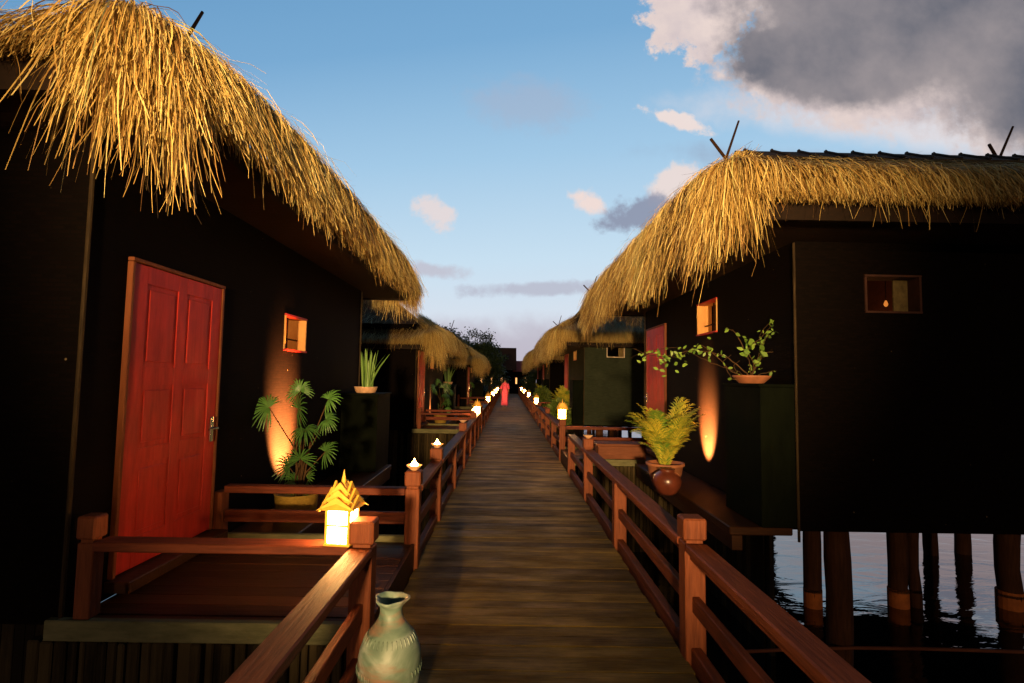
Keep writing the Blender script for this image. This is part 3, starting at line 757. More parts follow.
# ------------------------------------------------------------------ vase
vb = MB()
prof = [(.070, 0), (.074, .012), (.080, .04), (.098, .13), (.117, .23), (.127, .32), (.126, .385), (.112, .44), (.085, .485), (.060, .515), (.047, .54), (.042, .565), (.046, .585), (.060, .600), (.070, .612), (.066, .620), (.050, .608), (.038, .58), (.034, .55)]
def vw(i, a):
    k = 1+.004*math.sin(5*a+i)
    if i >= 13: k *= 1+.10*math.sin(3*a+.6)*(1 if i < 17 else .3)+.04*math.sin(7*a)
    return k
vb.lathe(prof, 64, wob=vw)
# incised ridges round the shoulder
for z, r_, n_, hgt in ((.452, .109, 34, .05), (.335, .1275, 40, .035)):
    for k in range(n_):
        a = 2*PI*k/n_; c, s = math.cos(a), math.sin(a)
        if z > .4: vb.tube([((.0885)*c, .0885*s, z+.028), (r_*.99*c, r_*.99*s, z-.012)], [.004, .006], 5)
        elif math.sin(2.2*a) > -.2:
            a2 = a+.06; vb.tube([(r_*c, r_*s, z+.018), (r_*math.cos(a2), r_*math.sin(a2), z-.018)], [.004, .0055], 5)

vase = vb.build('vase', M['vase'], smooth=True)
vase.location = (-.495, 2.45, .002); vase.scale = (1.08, 1.08, 1.02)
tag(vase, 'pale green ceramic vase with a ruffled lip standing on the boards', 'vase')
md = vase.modifiers.new('smooth', 'SUBSURF'); md.levels = 1; md.render_levels = 1
# ------------------------------------------------------------------ plants
def fan_leaf(mb, c, d, size, tone):
    """a fan of leaflets around centre c; d = pointing direction"""
    d = Vector(d).normalized(); up = Vector((random.uniform(-.2, .2), -.8, .55)).normalized()
    side = d.cross(up).normalized(); up = side.cross(d).normalized()
    n = random.randint(17, 22)
    for k in range(n):
        a = math.radians(-118+236*k/(n-1)+random.uniform(-4, 4)); L = size*(1-.25*abs(a)/2.1)*random.uniform(.88, 1.08)
        v = d*math.cos(a)+side*math.sin(a)
        wv = v.cross(up).normalized(); pts = []; 
        for u in (0.03, .35, .7, 1.0): pts.append(Vector(c)+v*L*u+Vector((0, 0, -.28*L*u**2.6))+up*.02*math.sin(u*3))
        mb.ribbon(pts, [.003, .008, .0085, .002], wv, tone+random.uniform(-.2, .2))
fp = empty('potted_fan_palm', (-2.05, 5.40, .2), 0, 'green fan palm in an ochre basket before the orange-lit wall at left', 'potted plant', 'potted fan palms by the left walls')
b = MB(); b.lathe([(.19, 0), (.20, .02), (.225, .12), (.235, .24), (.245, .26), (.235, .265), (.21, .25), (.20, .22)], 28); b.build('basket_pot', M['potyellow'], fp, smooth=True)
st_ = MB(); lf = MB()
heads = [(-.34, -.05, 1.13, (-1, -.2, .25), .27), (.02, -.12, 1.13, (.5, -.5, .6), .27), (.30, .05, 1.22, (.8, 0, .55), .2), (.10, -.1, .92, (.3, -.6, -.4), .22), (.06, -.1, .62, (.1, -.4, .75), .24),
         (.30, .02, .68, (.8, -.1, .5), .2), (-.10, 0, .52, (-.7, -.4, .6), .2), (.18, -.15, .42, (.5, -.5, .4), .18), (-.05, .1, 1.30, (-.2, .2, .9), .2), (.33, -.1, 1.02, (.9, -.2, -.1), .17), (-.02, -.05, .38, (-.4, -.6, .4), .16)]
for hx, hy, hz, d, s in heads:
    bx = random.uniform(-.05, .05); st_.tube([(bx, random.uniform(-.05, .05), .2), (bx+hx*.25, hy*.4, .2+(hz-.2)*.55), (hx, hy, hz)], [.012, .009, .005], 6)
    fan_leaf(lf, (hx, hy, hz), d, s, random.uniform(.3, .8))
st_.build('stem', M['palmtrunk'], fp); lf.build('foliage', M['fan'], fp)
fp.scale = (.86, .86, .95)
clone(fp, (-2.05, 16.7, .2), .8, 'fan palm on the second left porch, small beyond the rail')
clone(fp, (-2.0, 27.9, .2), 2.0, 'tiny fan palm on the third left porch')

def snake(loc, label):
    r = empty('potted_snake_plant', loc, 0, label, 'potted plant', 'snake plants on the wall cabinets')
    b = MB(); b.lathe([(.13, 0), (.14, .01), (.165, .065), (.17, .075), (.15, .072), (.13, .06)], 22); b.build('bowl_pot', M['bowl'], r, smooth=True)
    l = MB()
    for k in range(30):
        a = random.uniform(0, 2*PI); rr = random.uniform(0, .09); L = random.uniform(.26, .52); lean = random.uniform(.02, .22)
        dx, dy = math.cos(a), math.sin(a)
        if k in (0, 1, 2): dx, dy, lean, L = 1, .2*k-.2, .55, .5
        p0 = Vector((rr*dx, rr*dy, .05)); pts = [p0+Vector((dx*lean*L*u**1.3, dy*lean*L*u**1.3, L*u*(1-.25*lean*u))) for u in (0, .3, .6, .85, 1)]
        t = random.uniform(0, PI); l.ribbon(pts, [.009, .013, .014, .009, .001], Vector((math.cos(t), math.sin(t)*.6, 0)), random.uniform(.2, 1))
    l.build('foliage', M['snake'], r); return r
sp1 = snake((-2.17, 8.30, 1.343), 'upright green snake plant in a shallow bowl on the left wall cabinet')
sp1.scale = (1.05, 1.05, 1.25)
s_2 = clone(sp1, (-2.17, 19.6, 1.343), 1, 'smaller snake plant far left, seen beyond the second red door')

def areca(loc, label):
    r = empty('potted_areca_palm', loc, 0, label, 'potted plant', 'yellow palms on the right porches')
    b = MB(); b.lathe([(.17, 0), (.18, .02), (.235, .17), (.25, .25), (.275, .26), (.275, .29), (.25, .292), (.235, .26), (.22, .24)], 30); b.build('pot', M['pot'], r, smooth=True)
    l = MB(); st = MB()
    for k in range(105):
        a = random.uniform(0, 2*PI); el = random.uniform(.3, 1.0); L = random.uniform(.40, 1.0); wobx = random.uniform(-.10, .10)
        dx, dy = math.cos(a), math.sin(a); pts = []
        for u in np.linspace(0, 1, 9):
            out = L*(.10*u+.50*(1-el*.55)*u**1.5); pts.append(Vector((dx*(.05+out)+wobx*u*u, dy*(.05+out), .22+L*(u*(.80+.35*el)-.26*u**3))))
        st.tube(pts, [.005, .0045, .004, .0035, .003, .0025, .002, .002, .001], 4, cap=False)
        tn = random.uniform(.1, .9)
        for i in range(1, 9):
            p = pts[i]; t = (pts[i]-pts[i-1]).normalized(); sd = t.cross(Vector((0, 0, 1))).normalized()
            for sg in (-1, 1):
                for q in (0, .5):
                    pp = p-(pts[i]-pts[i-1])*q
                    ll = .21*math.sin(.35+2.5*(i-q)/9)*random.uniform(.8, 1.1); v = (sd*sg*.8+t*.75+Vector((0, 0, .15))).normalized()
                    e_ = [pp, pp+v*ll*.5, pp+v*ll+Vector((0, 0, -.25*ll))]
                    l.ribbon(e_, [.003, .010, .001], v.cross(Vector((sd*sg)).cross(v)).normalized() if True else sd, tn+random.uniform(-.25, .25))
    st.build('stem', M['areca'], r); l.build('foliage', M['areca'], r)
    return r
ar = areca((2.12, 7.30, .202), 'bushy yellow-green palm in a terracotta pot on the right ledge'); ar.scale = (.92, .92, 1.08)
clone(ar, (1.95, 18.9, .202), 1.0, 'blurred yellow-green palm beside the second right-hand house')
clone(ar, (1.95, 30.6, .202), 2.0, 'farthest yellow-green palm on the right, between the far houses')
b = MB(); b.lathe([(.085, 0), (.12, .03), (.165, .11), (.175, .17), (.155, .235), (.105, .275), (.085, .285), (.095, .305), (.10, .312), (.08, .310), (.07, .28)], 32)
tag(b.build('round_jar', M['potbrown'], smooth=True, loc=(2.0, 6.8, .202)), 'round dark brown glazed jar standing in front of the yellow palm', 'jar')

vn = empty('potted_vine', (2.58, 5.72, 1.592), 0, 'straggly vine in a flat terracotta dish on the right wall cabinet, trailing left', 'potted plant')
b = MB(); b.lathe([(.12, 0), (.13, .01), (.185, .065), (.195, .08), (.185, .085), (.16, .07)], 26); b.build('dish', M['pot'], vn, smooth=True)
stv = MB(); lv = MB()
def branch(pts, r0, leaves, ls=.05):
    P = [Vector(p) for p in pts]; Q = []
    for i in range(len(P)-1):
        a = P[max(i-1, 0)]; b_ = P[i]; c = P[i+1]; d = P[min(i+2, len(P)-1)]
        for t in np.linspace(0, 1, 6, endpoint=False):
            Q.append(.5*((2*b_)+(c-a)*t+(2*a-5*b_+4*c-d)*t*t+(3*b_-a-3*c+d)*t**3)+Vector((random.gauss(0, .004),)*3))
    Q.append(P[-1]); stv.tube(Q, [r0*(1-.6*i/len(Q)) for i in range(len(Q))], 5)
    for k in range(leaves):
        u = random.uniform(.25, 1); p = Q[int(u*(len(Q)-1))]
        leaf(p, ls)
def leaf(p, ls):
    v = Vector((random.gauss(0, 1), random.gauss(0, .6)-.2, random.gauss(0, .8))).normalized(); L = ls*random.uniform(.7, 1.4)
    s = v.cross(Vector((random.gauss(0, .4), 1, .3))).normalized()
    lv.ribbon([p, p+v*L*.35, p+v*L*.7, p+v*L], [.002, L*.26, L*.2, .001], s, random.uniform(.2, 1))
branch([(-.02, 0, .06), (-.12, -.02, .16), (-.28, .1, .30), (-.48, .4, .36), (-.75, .8, .30), (-.98, 1.2, .42)], .008, 14)
branch([(-.02, 0, .06), (-.2, .0, .12), (-.42, .3, .42), (-.55, .7, .30), (-.80, 1.0, .36), (-.92, 1.1, .22)], .006, 20)
branch([(0, 0, .06), (.04, -.05, .25), (.12, -.05, .45), (.2, 0, .52)], .006, 8)
branch([(0, 0, .06), (-.06, -.05, .28), (-.18, -.08, .5), (-.3, -.1, .58)], .006, 6)
branch([(.0, 0, .06), (.0, -.05, .2), (-.05, -.05, .36), (.06, -.1, .48), (.18, -.1, .62)], .006, 10)
branch([(0, 0, .06), (.14, -.05, .12), (.28, -.05, .14), (.42, 0, .14)], .005, 3)
branch([(0, 0, .06), (.1, -.05, .3), (.3, -.02, .34), (.44, 0, .33)], .005, 5)
branch([(-.05, 0, .06), (-.2, -.02, .04), (-.26, -.03, .12), (-.3, 0, .22), (-.22, -.02, .3)], .005, 2)
branch([(-.1, 0, .1), (-.35, .2, .22), (-.6, .6, .40), (-.9, 1.0, .36), (-1.0, 1.25, .30)], .004, 10)
branch([(.0, 0, .1), (.12, 0, .3), (.08, -.03, .5), (.2, -.03, .66)], .004, 9)
branch([(-.05, 0, .06), (-.14, -.02, .1), (-.2, -.03, .18), (-.12, 0, .24)], .005, 2)
for c, n_, s_ in (((-.02, -.05, .36), 22, .07), ((-.62, .6, .3), 16, .06), ((-.72, .75, .22), 14, .06), ((-.38, .25, .36), 10, .055), ((.18, -.05, .6), 8, .05), ((.05, 0, .12), 12, .04)):
    for k in range(n_): leaf(Vector(c)+Vector((random.gauss(0, .05), random.gauss(0, .05), random.gauss(0, .06))), s_)
stv.build('stem', M['palmtrunk'], vn); lv.build('foliage', M['vineleaf'], vn)

# ------------------------------------------------------------------ trees beyond the houses
def tree(loc, h, rad, seed, label, n=10000, crown0=.35):
    rnd = random.Random(seed)
    r = empty('tree', loc, 0, label, 'tree', 'dark trees behind the far left houses')
    t = MB(); tips = []
    base = [(0, 0, 0), (.05, 0, h*.25), (-.05, .05, h*.5), (0, 0, h*.8)]
    t.tube(base, [.18, .14, .10, .04], 10)
    for k in range(16):
        a = rnd.uniform(0, 2*PI); z0 = h*rnd.uniform(.25, .75); L = rad*rnd.uniform(.6, 1.0)*(1.05-.5*z0/h)
        e = (math.cos(a)*L, math.sin(a)*L, z0+L*rnd.uniform(.25, .7)); t.tube([(0, 0, z0), (e[0]*.5, e[1]*.5, z0+(e[2]-z0)*.6), e], [.06, .04, .015], 6); tips.append(Vector(e)); tips.append(Vector(e)*.6+Vector((0, 0, z0*.4)))
    t.build('trunk', M['trunk'], r)
    for k in range(14): tips.append(Vector((rnd.gauss(0, rad*.35), rnd.gauss(0, rad*.35), h*rnd.uniform(.6, .97))))
    c = MB()
    for k in range(n):
        q = rnd.choice(tips); p = q+Vector((rnd.gauss(0, 1), rnd.gauss(0, 1), rnd.gauss(0, .7)))*rad*.16
        v = Vector((rnd.gauss(0, 1), rnd.gauss(0, 1), rnd.gauss(0, .6))).normalized(); s = v.cross(Vector((rnd.gauss(0, 1), rnd.gauss(0, 1), 1))).normalized(); L = rnd.uniform(.12, .22)
        c.ribbon([p, p+v*L*.5, p+v*L], [.004, L*.3, .003], s, rnd.uniform(0, 1))
    c.build('crown', M['treeleaf'], r)
    return r
tree((-3.1, 47.5, WATER), 7.2, 2.0, 1, 'tallest dark tree, topmost leaves against the sky beyond the left thatch')
tree((-1.7, 49.5, WATER), 6.0, 1.7, 2, 'dark tree sloping down toward the hall, right of the tallest tree')
tree((-4.8, 44.0, WATER), 7.0, 2.2, 3, 'bushy dark tree directly behind the farthest left thatch')
tree((3.3, 56.0, WATER), 5.0, 1.8, 4, 'low dark tree behind the farthest right thatch')

def shrub(loc, rad, h, seed, label):
    rnd = random.Random(seed); c = MB()
    for k in range(1500):
        a = rnd.uniform(0, 6.28); q = rnd.random()**.5; z = rnd.random()
        p = Vector((math.cos(a)*q*rad*(1-.5*z*z), math.sin(a)*q*rad*(1-.5*z*z), h*z*(1-.15*q)))
        v = Vector((math.cos(a)*.6+rnd.gauss(0, .4), math.sin(a)*.6+rnd.gauss(0, .4), .7+rnd.gauss(0, .4))).normalized(); s_ = v.cross(Vector((rnd.gauss(0, 1), rnd.gauss(0, 1), .4))).normalized(); L = rnd.uniform(.12, .26)
        c.ribbon([p, p+v*L*.5, p+v*L+Vector((0, 0, -.05))], [.004, .02, .002], s_, rnd.uniform(0, 1))
    r = empty('shrub', loc, 0, label, 'shrub', 'shrubs growing between the right-hand houses')
    c.build('foliage', M['shrub'], r)
    st = MB()
    for k in range(7):
        a = k*.9; st.tube([(0, 0, -1.4), (math.cos(a)*rad*.3, math.sin(a)*rad*.3, h*.3), (math.cos(a)*rad*.6, math.sin(a)*rad*.6, h*.7)], [.03, .02, .01], 6)
    st.build('stem', M['trunk'], r)
M['shrub'] = leafmat('shrub_leaf', (0.05, 0.11, 0.02), (0.22, 0.30, 0.05))
shrub((1.6, 17.0, .1), .34, .85, 1, 'green shrub left of the dark green end wall on the right')
shrub((1.75, 27.2, .1), .5, 1.1, 2, 'distant shrub behind the far right lanterns')
# ------------------------------------------------------------------ far hall
def hall(loc, w, d, zt, ze, label, m, name='hall'):
    r = empty(name, loc, 0, label, 'building', 'buildings at the end of the walkway')
    a = MB(); a.box(-w/2, w/2, 0, d, WATER-.2, ze); a.build('wall', M['wall'], r)
    q = MB(); ov = .4
    q.add([(-w/2-ov, -ov, ze-.1), (w/2+ov, -ov, ze-.1), (w/2+ov, d+ov, ze-.1), (-w/2-ov, d+ov, ze-.1), (-w/2-ov, d*.35, zt), (w/2+ov, d*.35, zt)], [(0, 1, 5, 4), (1, 2, 5), (2, 3, 4, 5), (3, 0, 4), (3, 2, 1, 0)])
    q.build('roof', m, r)
    for x in np.arange(-w/2+.6, w/2-.3, 1.1):
        wn = MB(); wn.box(x-.09, x+.09, -.03, -.004, 1.0, 1.7); wn.build('lit_window', M['farwin'], r)
    return r
M['farwin'] = emis('far_lit_window', (1.0, .45, .14), 1.6)
hall((-3.7, 59, 0), 8.4, 8, 5.1, 2.6, 'dark brown hall with a tall plain roof closing off the end of the walkway', M['hall'])
hall((1.75, 62, 0), 2.8, 6, 3.7, 2.5, 'small building with a dull red roof to the right of the dark hall', M['redroof'])

# ------------------------------------------------------------------ person in pink
def person(loc):
    r = empty('person', loc, 0, 'person in a long pink-red dress walking toward the camera on the boardwalk', 'person')
    me = bpy.data.meshes.new('body')
    vs = [(0, 0, .86), (0, 0, 1.02), (0, 0, 1.20), (0, 0, 1.33), (0, -.01, 1.40), (0, -.02, 1.50),   # pelvis..head
          (.08, 0, .82), (.09, -.05, .45), (.085, -.02, .07), (.09, -.13, .03),
          (-.08, 0, .82), (-.08, .05, .45), (-.08, .14, .09), (-.08, .04, .04),
          (.15, 0, 1.29), (.21, .02, 1.05), (.22, -.05, .83), (.22, -.09, .74),
          (-.15, 0, 1.29), (-.21, .0, 1.05), (-.22, -.08, .84), (-.22, -.13, .76)]
    ed = [(0, 1), (1, 2), (2, 3), (3, 4), (4, 5), (0, 6), (6, 7), (7, 8), (8, 9), (0, 10), (10, 11), (11, 12), (12, 13), (3, 14), (14, 15), (15, 16), (16, 17), (3, 18), (18, 19), (19, 20), (20, 21)]
    rad = [.12, .10, .12, .09, .045, .085, .085, .055, .035, .03, .085, .055, .035, .03, .05, .038, .028, .03, .05, .038, .028, .03]
    me.from_pydata(vs, ed, []); o = bpy.data.objects.new('body', me); C.objects.link(o); o.parent = r; me.materials.append(M['skin'])
    m = o.modifiers.new('skin', 'SKIN')
    for i, v in enumerate(me.skin_vertices[0].data): v.radius = (rad[i], rad[i]*.85); v.use_root = (i == 0)
    s = o.modifiers.new('sub', 'SUBSURF'); s.levels = 1; s.render_levels = 2
    d = MB()
    def el(i, a): return 1-.28*abs(math.sin(a))+(.05*math.sin(6*a) if i < 4 else 0)
    d.lathe([(.20, .12), (.185, .3), (.17, .55), (.175, .78), (.165, .92), (.135, 1.03), (.15, 1.18), (.165, 1.29), (.10, 1.37), (.06, 1.385)], 28, wob=el); d.build('dress', M['dress'], r, smooth=True)
    for sx in (-1, 1):
        sl = MB(); sl.tube([(sx*.14, 0, 1.31), (sx*.19, .01, 1.17), (sx*.215, .01, 1.02)], [.062, .056, .055], 10); sl.build('sleeve', M['dress'], r, smooth=True)
    h = MB(); h.lathe([(.03, 1.43), (.085, 1.46), (.098, 1.52), (.085, 1.58), (.04, 1.605), (.005, 1.61)], 16, (0, .035, 0)); h.build('hair', M['hair'], r, smooth=True)
    f = MB(); f.box(-.012, .012, -.125, -.09, 1.485, 1.515); f.build('nose', M['skin'], r)
    return r
person((-.16, 30.0, .0))

# ------------------------------------------------------------------ bamboo pole over the water
b = MB(); pts = [(2.2+i*.6, 5.35+.03*math.sin(i), -.98+.06*math.sin(i*.42)) for i in range(12)]; b.tube(pts, .017, 8)
tag(b.build('bamboo_pole', M['trim2'] if 'trim2' in M else M['step'], smooth=True), 'thin reddish pole lying across just above the water at lower right', 'pole')

# ------------------------------------------------------------------ wall uplights
def uplight(loc, tx, label):
    r = empty('uplight', loc, 0, label, 'spotlight', 'small uplights at the foot of the walls')
    c = MB(); c.lathe([(.035, 0), (.04, .01), (.042, .09), (.036, .092), (.034, .07)], 16); c.build('housing', M['can'], r, smooth=True)
    g = MB(); g.lathe([(.001, .071), (.033, .071), (.033, .074), (.001, .0745)], 16); g.build('lens', M['bulb'], r)
    return r
def spot(loc, target, power, deg, blend, col, rad=.02, name='spot_lamp'):
    l = bpy.data.lights.new(name, 'SPOT'); l.energy = power; l.spot_size = math.radians(deg); l.spot_blend = blend; l.color = col; l.shadow_soft_size = rad
    o = bpy.data.objects.new(name, l); C.objects.link(o); o.location = loc
    o.rotation_euler = (Vector(target)-Vector(loc)).to_track_quat('-Z', 'Y').to_euler(); return o
def point(loc, power, col, rad=.04, name='lamp'):
    l = bpy.data.lights.new(name, 'POINT'); l.energy = power; l.color = col; l.shadow_soft_size = rad
    o = bpy.data.objects.new(name, l); C.objects.link(o); o.location = loc; return o
OR = (1.0, .30, .07)
uplight((-1.98, 6.02, .202), 0, 'small uplight at the foot of the left wall, behind the fan palm')
uplight((2.38, 7.58, .202), 0, 'small uplight at the foot of the right wall, between palm and cabinet')
spot((-1.98, 6.02, .30), (-2.45, 5.98, .88), 15000, 56, 1.0, OR)
spot((2.38, 7.58, .30), (2.80, 7.58, .84), 15000, 54, 1.0, OR)
for (x, y, sg) in ((-2.33, 17.2, -1), (-2.03, 28.4, -1), (2.23, 19.0, 1)):
    spot((x, y, .3), (x+sg*.13, y, .65), 5000, 36, 1.0, OR)
# room lamps behind the small windows
point((-2.45-.55, 3.1+2.95, 2.2), 9, (1, .50, .16))
point((2.8+.5, 7.45, 2.5), 6, (1, .42, .12))
point((-3.0, 17.2, 2.2), 6, (1, .45, .15))
bl = MB(); bl.lathe([(.002, 0), (.016, .01), (.022, .03), (.016, .05), (.008, .07)], 14)
point((4.2, 6.6, 2.2), 5, (1, .30, .06))
bo_ = bl.build('hanging_bulb', M['dimbulb'], smooth=True, loc=(4.2, 5.95, 2.47)); tag(bo_, 'dim orange bulb glowing inside the front window of the near right house', 'light bulb')
wr = MB(); wr.tube([(0, 0, .07), (0, 0, .52)], .004, 6); wr.build('flex', M['can'], bo_)

# unseen warm spot added behind the camera, standing in for its flash
spot((-.42, -7.0, 2.2), (.30, 8.0, 3.2), 18500, 37, .95, (1.0, .62, .27), .22, 'flash_stand_in')

# ------------------------------------------------------------------ sun and sky
sd = bpy.data.lights.new('sun', 'SUN'); sd.energy = 0.30; sd.angle = math.radians(0.5); sd.color = (1, .60, .32)
so = bpy.data.objects.new('sun', sd); C.objects.link(so); EL, AZ = math.radians(5), math.radians(188)   # behind the camera, low
dirv = Vector((math.sin(AZ)*math.cos(EL), math.cos(AZ)*math.cos(EL), math.sin(EL)))
so.rotation_euler = dirv.to_track_quat('Z', 'Y').to_euler()

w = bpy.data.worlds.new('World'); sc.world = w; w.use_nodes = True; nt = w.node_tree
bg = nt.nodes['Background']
def VM(op, a=None, b=None, **k):
    n = nt.nodes.new('ShaderNodeMath'); n.operation = op
    for i, x in enumerate((a, b)):
        if x is None: continue
        if isinstance(x, (int, float)): n.inputs[i].default_value = x
        else: nt.links.new(x, n.inputs[i])
    return n.outputs[0]
tc = N(nt, 'ShaderNodeTexCoord'); sx = N(nt, 'ShaderNodeSeparateXYZ'); nt.links.new(tc.outputs['Generated'], sx.inputs[0])
ay = VM('MAXIMUM', VM('ABSOLUTE', sx.outputs[1]), .08)
U = VM('DIVIDE', sx.outputs[0], ay); V_ = VM('DIVIDE', sx.outputs[2], ay)
cb = N(nt, 'ShaderNodeCombineXYZ'); nt.links.new(U, cb.inputs[0]); nt.links.new(V_, cb.inputs[1])
def noise(scale, detail, rough=.55, dist=0., vec=None, zoff=0.):
    n = N(nt, 'ShaderNodeTexNoise', i_Scale=float(scale), i_Detail=float(detail), i_Roughness=rough, i_Distortion=dist)
    mp = N(nt, 'ShaderNodeMapping'); mp.inputs['Location'].default_value = (zoff, zoff*.7, zoff*1.3); nt.links.new(vec or cb.outputs[0], mp.inputs['Vector']); nt.links.new(mp.outputs[0], n.inputs['Vector'])
    return n.outputs['Fac']
nA = noise(7, 9, .6); nB = noise(3.2, 7, .55, zoff=4.1); nC = noise(16, 8, .6, zoff=9.3)
sky = N(nt, 'ShaderNodeTexSky', sky_type='NISHITA', sun_disc=False, sun_elevation=EL, sun_rotation=AZ); sky.air_density = 1.0; sky.dust_density = .6; sky.ozone_density = 2.0
sks = N(nt, 'ShaderNodeVectorMath', operation='SCALE'); nt.links.new(sky.outputs[0], sks.inputs[0]); sks.inputs['Scale'].default_value = 0.10
# dusk gradient by elevation
gr = ramp(nt, [(0.0, (.66, .60, .68)), (.08, (.74, .78, .87)), (.22, (.60, .77, .91)), (.42, (.38, .61, .83)), (.66, (.20, .42, .68)), (1.0, (.12, .31, .56))])
lft = VM('MULTIPLY', VM('ADD', VM('MULTIPLY', U, -.22), 0), 1.0)
nt.links.new(VM('ADD', V_, VM('MULTIPLY', lft, V_)), gr.inputs[0])
mxs = N(nt, 'ShaderNodeMix', data_type='RGBA'); mxs.inputs['Factor'].default_value = .95
nt.links.new(sks.outputs[0], mxs.inputs['A']); nt.links.new(gr.outputs[0], mxs.inputs['B'])
col = mxs.outputs['Result']
def mixc(fac, a, b):
    m = N(nt, 'ShaderNodeMix', data_type='RGBA'); nt.links.new(fac, m.inputs['Factor'])
    nt.links.new(a, m.inputs['A'])
    if isinstance(b, tuple): m.inputs['B'].default_value = (*b, 1)
    else: nt.links.new(b, m.inputs['B'])
    return m.outputs['Result']
def blob(u, v, ru, rv, rot=0, amp=1.1, nz=None, soft=.35, amp2=.5, nz2=None):
    a = VM('SUBTRACT', U, u); b = VM('SUBTRACT', V_, v); c, s = math.cos(rot), math.sin(rot)
    x = VM('DIVIDE', VM('ADD', VM('MULTIPLY', a, c), VM('MULTIPLY', b, s)), ru)
    y = VM('DIVIDE', VM('ADD', VM('MULTIPLY', a, -s), VM('MULTIPLY', b, c)), rv)
    d = VM('SQRT', VM('ADD', VM('MULTIPLY', x, x), VM('MULTIPLY', y, y)))
    d = VM('ADD', d, VM('MULTIPLY', VM('SUBTRACT', nz or nA, .5), amp*2)); d = VM('ADD', d, VM('MULTIPLY', VM('SUBTRACT', nz2 or nC, .5), amp2*2))
    m = N(nt, 'ShaderNodeMapRange', interpolation_type='SMOOTHSTEP'); nt.links.new(d, m.inputs[0])
    m.inputs[1].default_value = 1+soft; m.inputs[2].default_value = 1-soft; return m.outputs[0]
def mx_(a, b): return VM('MAXIMUM', a, b)
# horizon haze clouds
nD = noise(11, 10, .66, zoff=2.2); nE = noise(26, 8, .6, zoff=6.6)
f = blob(.0, .035, .9, .060, 0, .5, nB, .5); col = mixc(VM('MULTIPLY', f, .7), col, (.46, .41, .50))
f = blob(.04, .168, .105, .012, .06, 1.2, nD, .45, .7, nE); col = mixc(VM('MULTIPLY', f, .75), col, (.46, .46, .56))
f = blob(-.150, .200, .055, .013, -.05, 1.2, nD, .45, .7, nE); col = mixc(VM('MULTIPLY', f, .7), col, (.52, .48, .56))
f = blob(.033, .523, .095, .042, 0, 1.2, nD, .7, .7, nE); col = mixc(VM('MULTIPLY', f, .5), col, (.40, .45, .58))
f = blob(-.137, .305, .040, .028, -.4, 1.5, nD, .40, 1.0, nE); col = mixc(VM('MULTIPLY', f, .85), col, (.82, .70, .68))
f = blob(.150, .334, .034, .020, -.4, 1.2, nD, .36, .8, nE); col = mixc(VM('MULTIPLY', f, .92), col, (.90, .72, .66))
f = blob(.31, .372, .052, .030, .5, 1.2, nD, .36, .8, nE); col = mixc(VM('MULTIPLY', f, .85), col, (.88, .72, .66))
f = blob(.235, .312, .070, .034, .30, 1.2, nD, .36, .8, nE); col = mixc(VM('MULTIPLY', f, .92), col, (.27, .30, .41))
f = blob(.318, .497, .058, .013, -.32, 1.4, nD, .3, 1.0, nE); col = mixc(VM('MULTIPLY', f, .9), col, (.90, .74, .68))
# unseen pink and slate cloud banks, added to tint the water reflection at right
f = blob(1.0, .30, .55, .10, .05, .8, nB, .5, .5); col = mixc(VM('MULTIPLY', f, .85), col, (.62, .46, .47))
f = blob(.95, .40, .5, .035, -.05, .8, nB, .5, .5); col = mixc(VM('MULTIPLY', f, .7), col, (.30, .34, .46))
# pale veil under the big cloud
f = blob(.80, .49, .34, .04, -.08, .8, nB, .7); col = mixc(VM('MULTIPLY', f, .75), col, (.84, .76, .76))
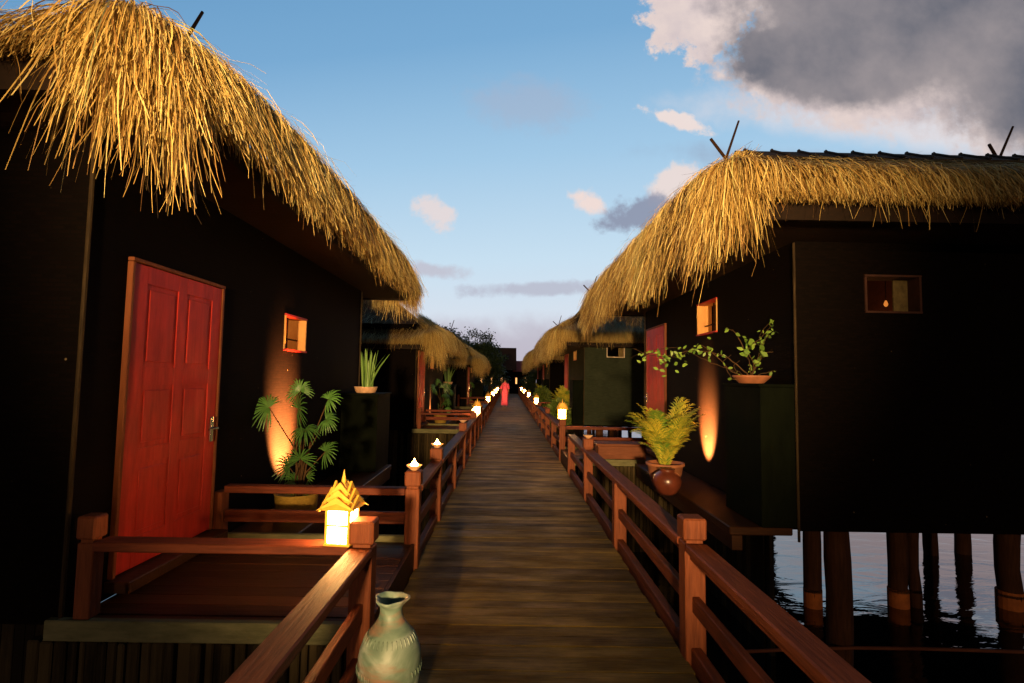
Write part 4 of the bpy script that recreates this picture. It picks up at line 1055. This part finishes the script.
# the big cloud: a lit body and a grey core
body = mx_(blob(.84, .745, .46, .215, -.04, .6, nD, .2, .35, nE), blob(.37, .725, .115, .115, -.55, .85, nD, .12, .5, nE))
body = mx_(body, blob(.62, .615, .24, .115, -.08, .6, nD, .2, .35, nE)); body = mx_(body, blob(1.18, .60, .42, .20, 0, .5, nD, .2, .25))
lit = N(nt, 'ShaderNodeMix', data_type='RGBA'); nt.links.new(nC, lit.inputs['Factor']); lit.inputs['A'].default_value = (.50, .44, .50, 1); lit.inputs['B'].default_value = (.98, .80, .70, 1)
core = mx_(blob(.64, .625, .22, .095, -.08, .45, nB, .22, .3), mx_(blob(.83, .745, .425, .205, -.04, .40, nB, .22, .3), blob(1.16, .62, .38, .19, 0, .4, nB, .3, .3)))
gcol = mixc(N(nt, 'ShaderNodeMapRange').outputs[0], lit.outputs['Result'], (.2, .2, .2)) if False else None
gm = N(nt, 'ShaderNodeMapRange'); nt.links.new(nB, gm.inputs[0]); gm.inputs[1].default_value = .35; gm.inputs[2].default_value = .68
gx = N(nt, 'ShaderNodeMix', data_type='RGBA'); nt.links.new(gm.outputs[0], gx.inputs['Factor']); gx.inputs['A'].default_value = (.15, .155, .19, 1); gx.inputs['B'].default_value = (.43, .37, .37, 1)
cc = mixc(core, lit.outputs['Result'], gx.outputs['Result'])
col = mixc(body, col, cc)
# sky dimmed out of view behind the camera, to cut fill on walls
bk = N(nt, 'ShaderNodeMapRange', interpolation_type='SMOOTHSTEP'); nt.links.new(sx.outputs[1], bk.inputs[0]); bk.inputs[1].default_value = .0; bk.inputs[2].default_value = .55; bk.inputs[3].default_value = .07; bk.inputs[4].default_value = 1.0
# zenith dimmed above the view too, again to cut fill light
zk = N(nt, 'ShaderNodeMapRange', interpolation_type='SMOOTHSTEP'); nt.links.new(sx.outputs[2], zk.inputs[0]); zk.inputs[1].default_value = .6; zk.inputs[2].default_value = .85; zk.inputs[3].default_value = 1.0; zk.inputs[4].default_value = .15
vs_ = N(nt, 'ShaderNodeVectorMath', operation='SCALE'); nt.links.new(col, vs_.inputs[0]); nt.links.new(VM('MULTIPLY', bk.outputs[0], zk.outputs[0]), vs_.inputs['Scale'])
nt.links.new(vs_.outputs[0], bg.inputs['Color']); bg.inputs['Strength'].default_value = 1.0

# ------------------------------------------------------------------ render settings
vs = sc.view_settings; vs.view_transform = 'Standard'; vs.look = 'None'; vs.exposure = 0; vs.gamma = 1
sc.render.engine = 'CYCLES'
sc.cycles.max_bounces = 6; sc.cycles.diffuse_bounces = 3; sc.cycles.glossy_bounces = 3; sc.cycles.transmission_bounces = 2
sc.cycles.sample_clamp_indirect = 4.0; sc.cycles.use_denoising = True
sc.cycles.use_light_tree = True
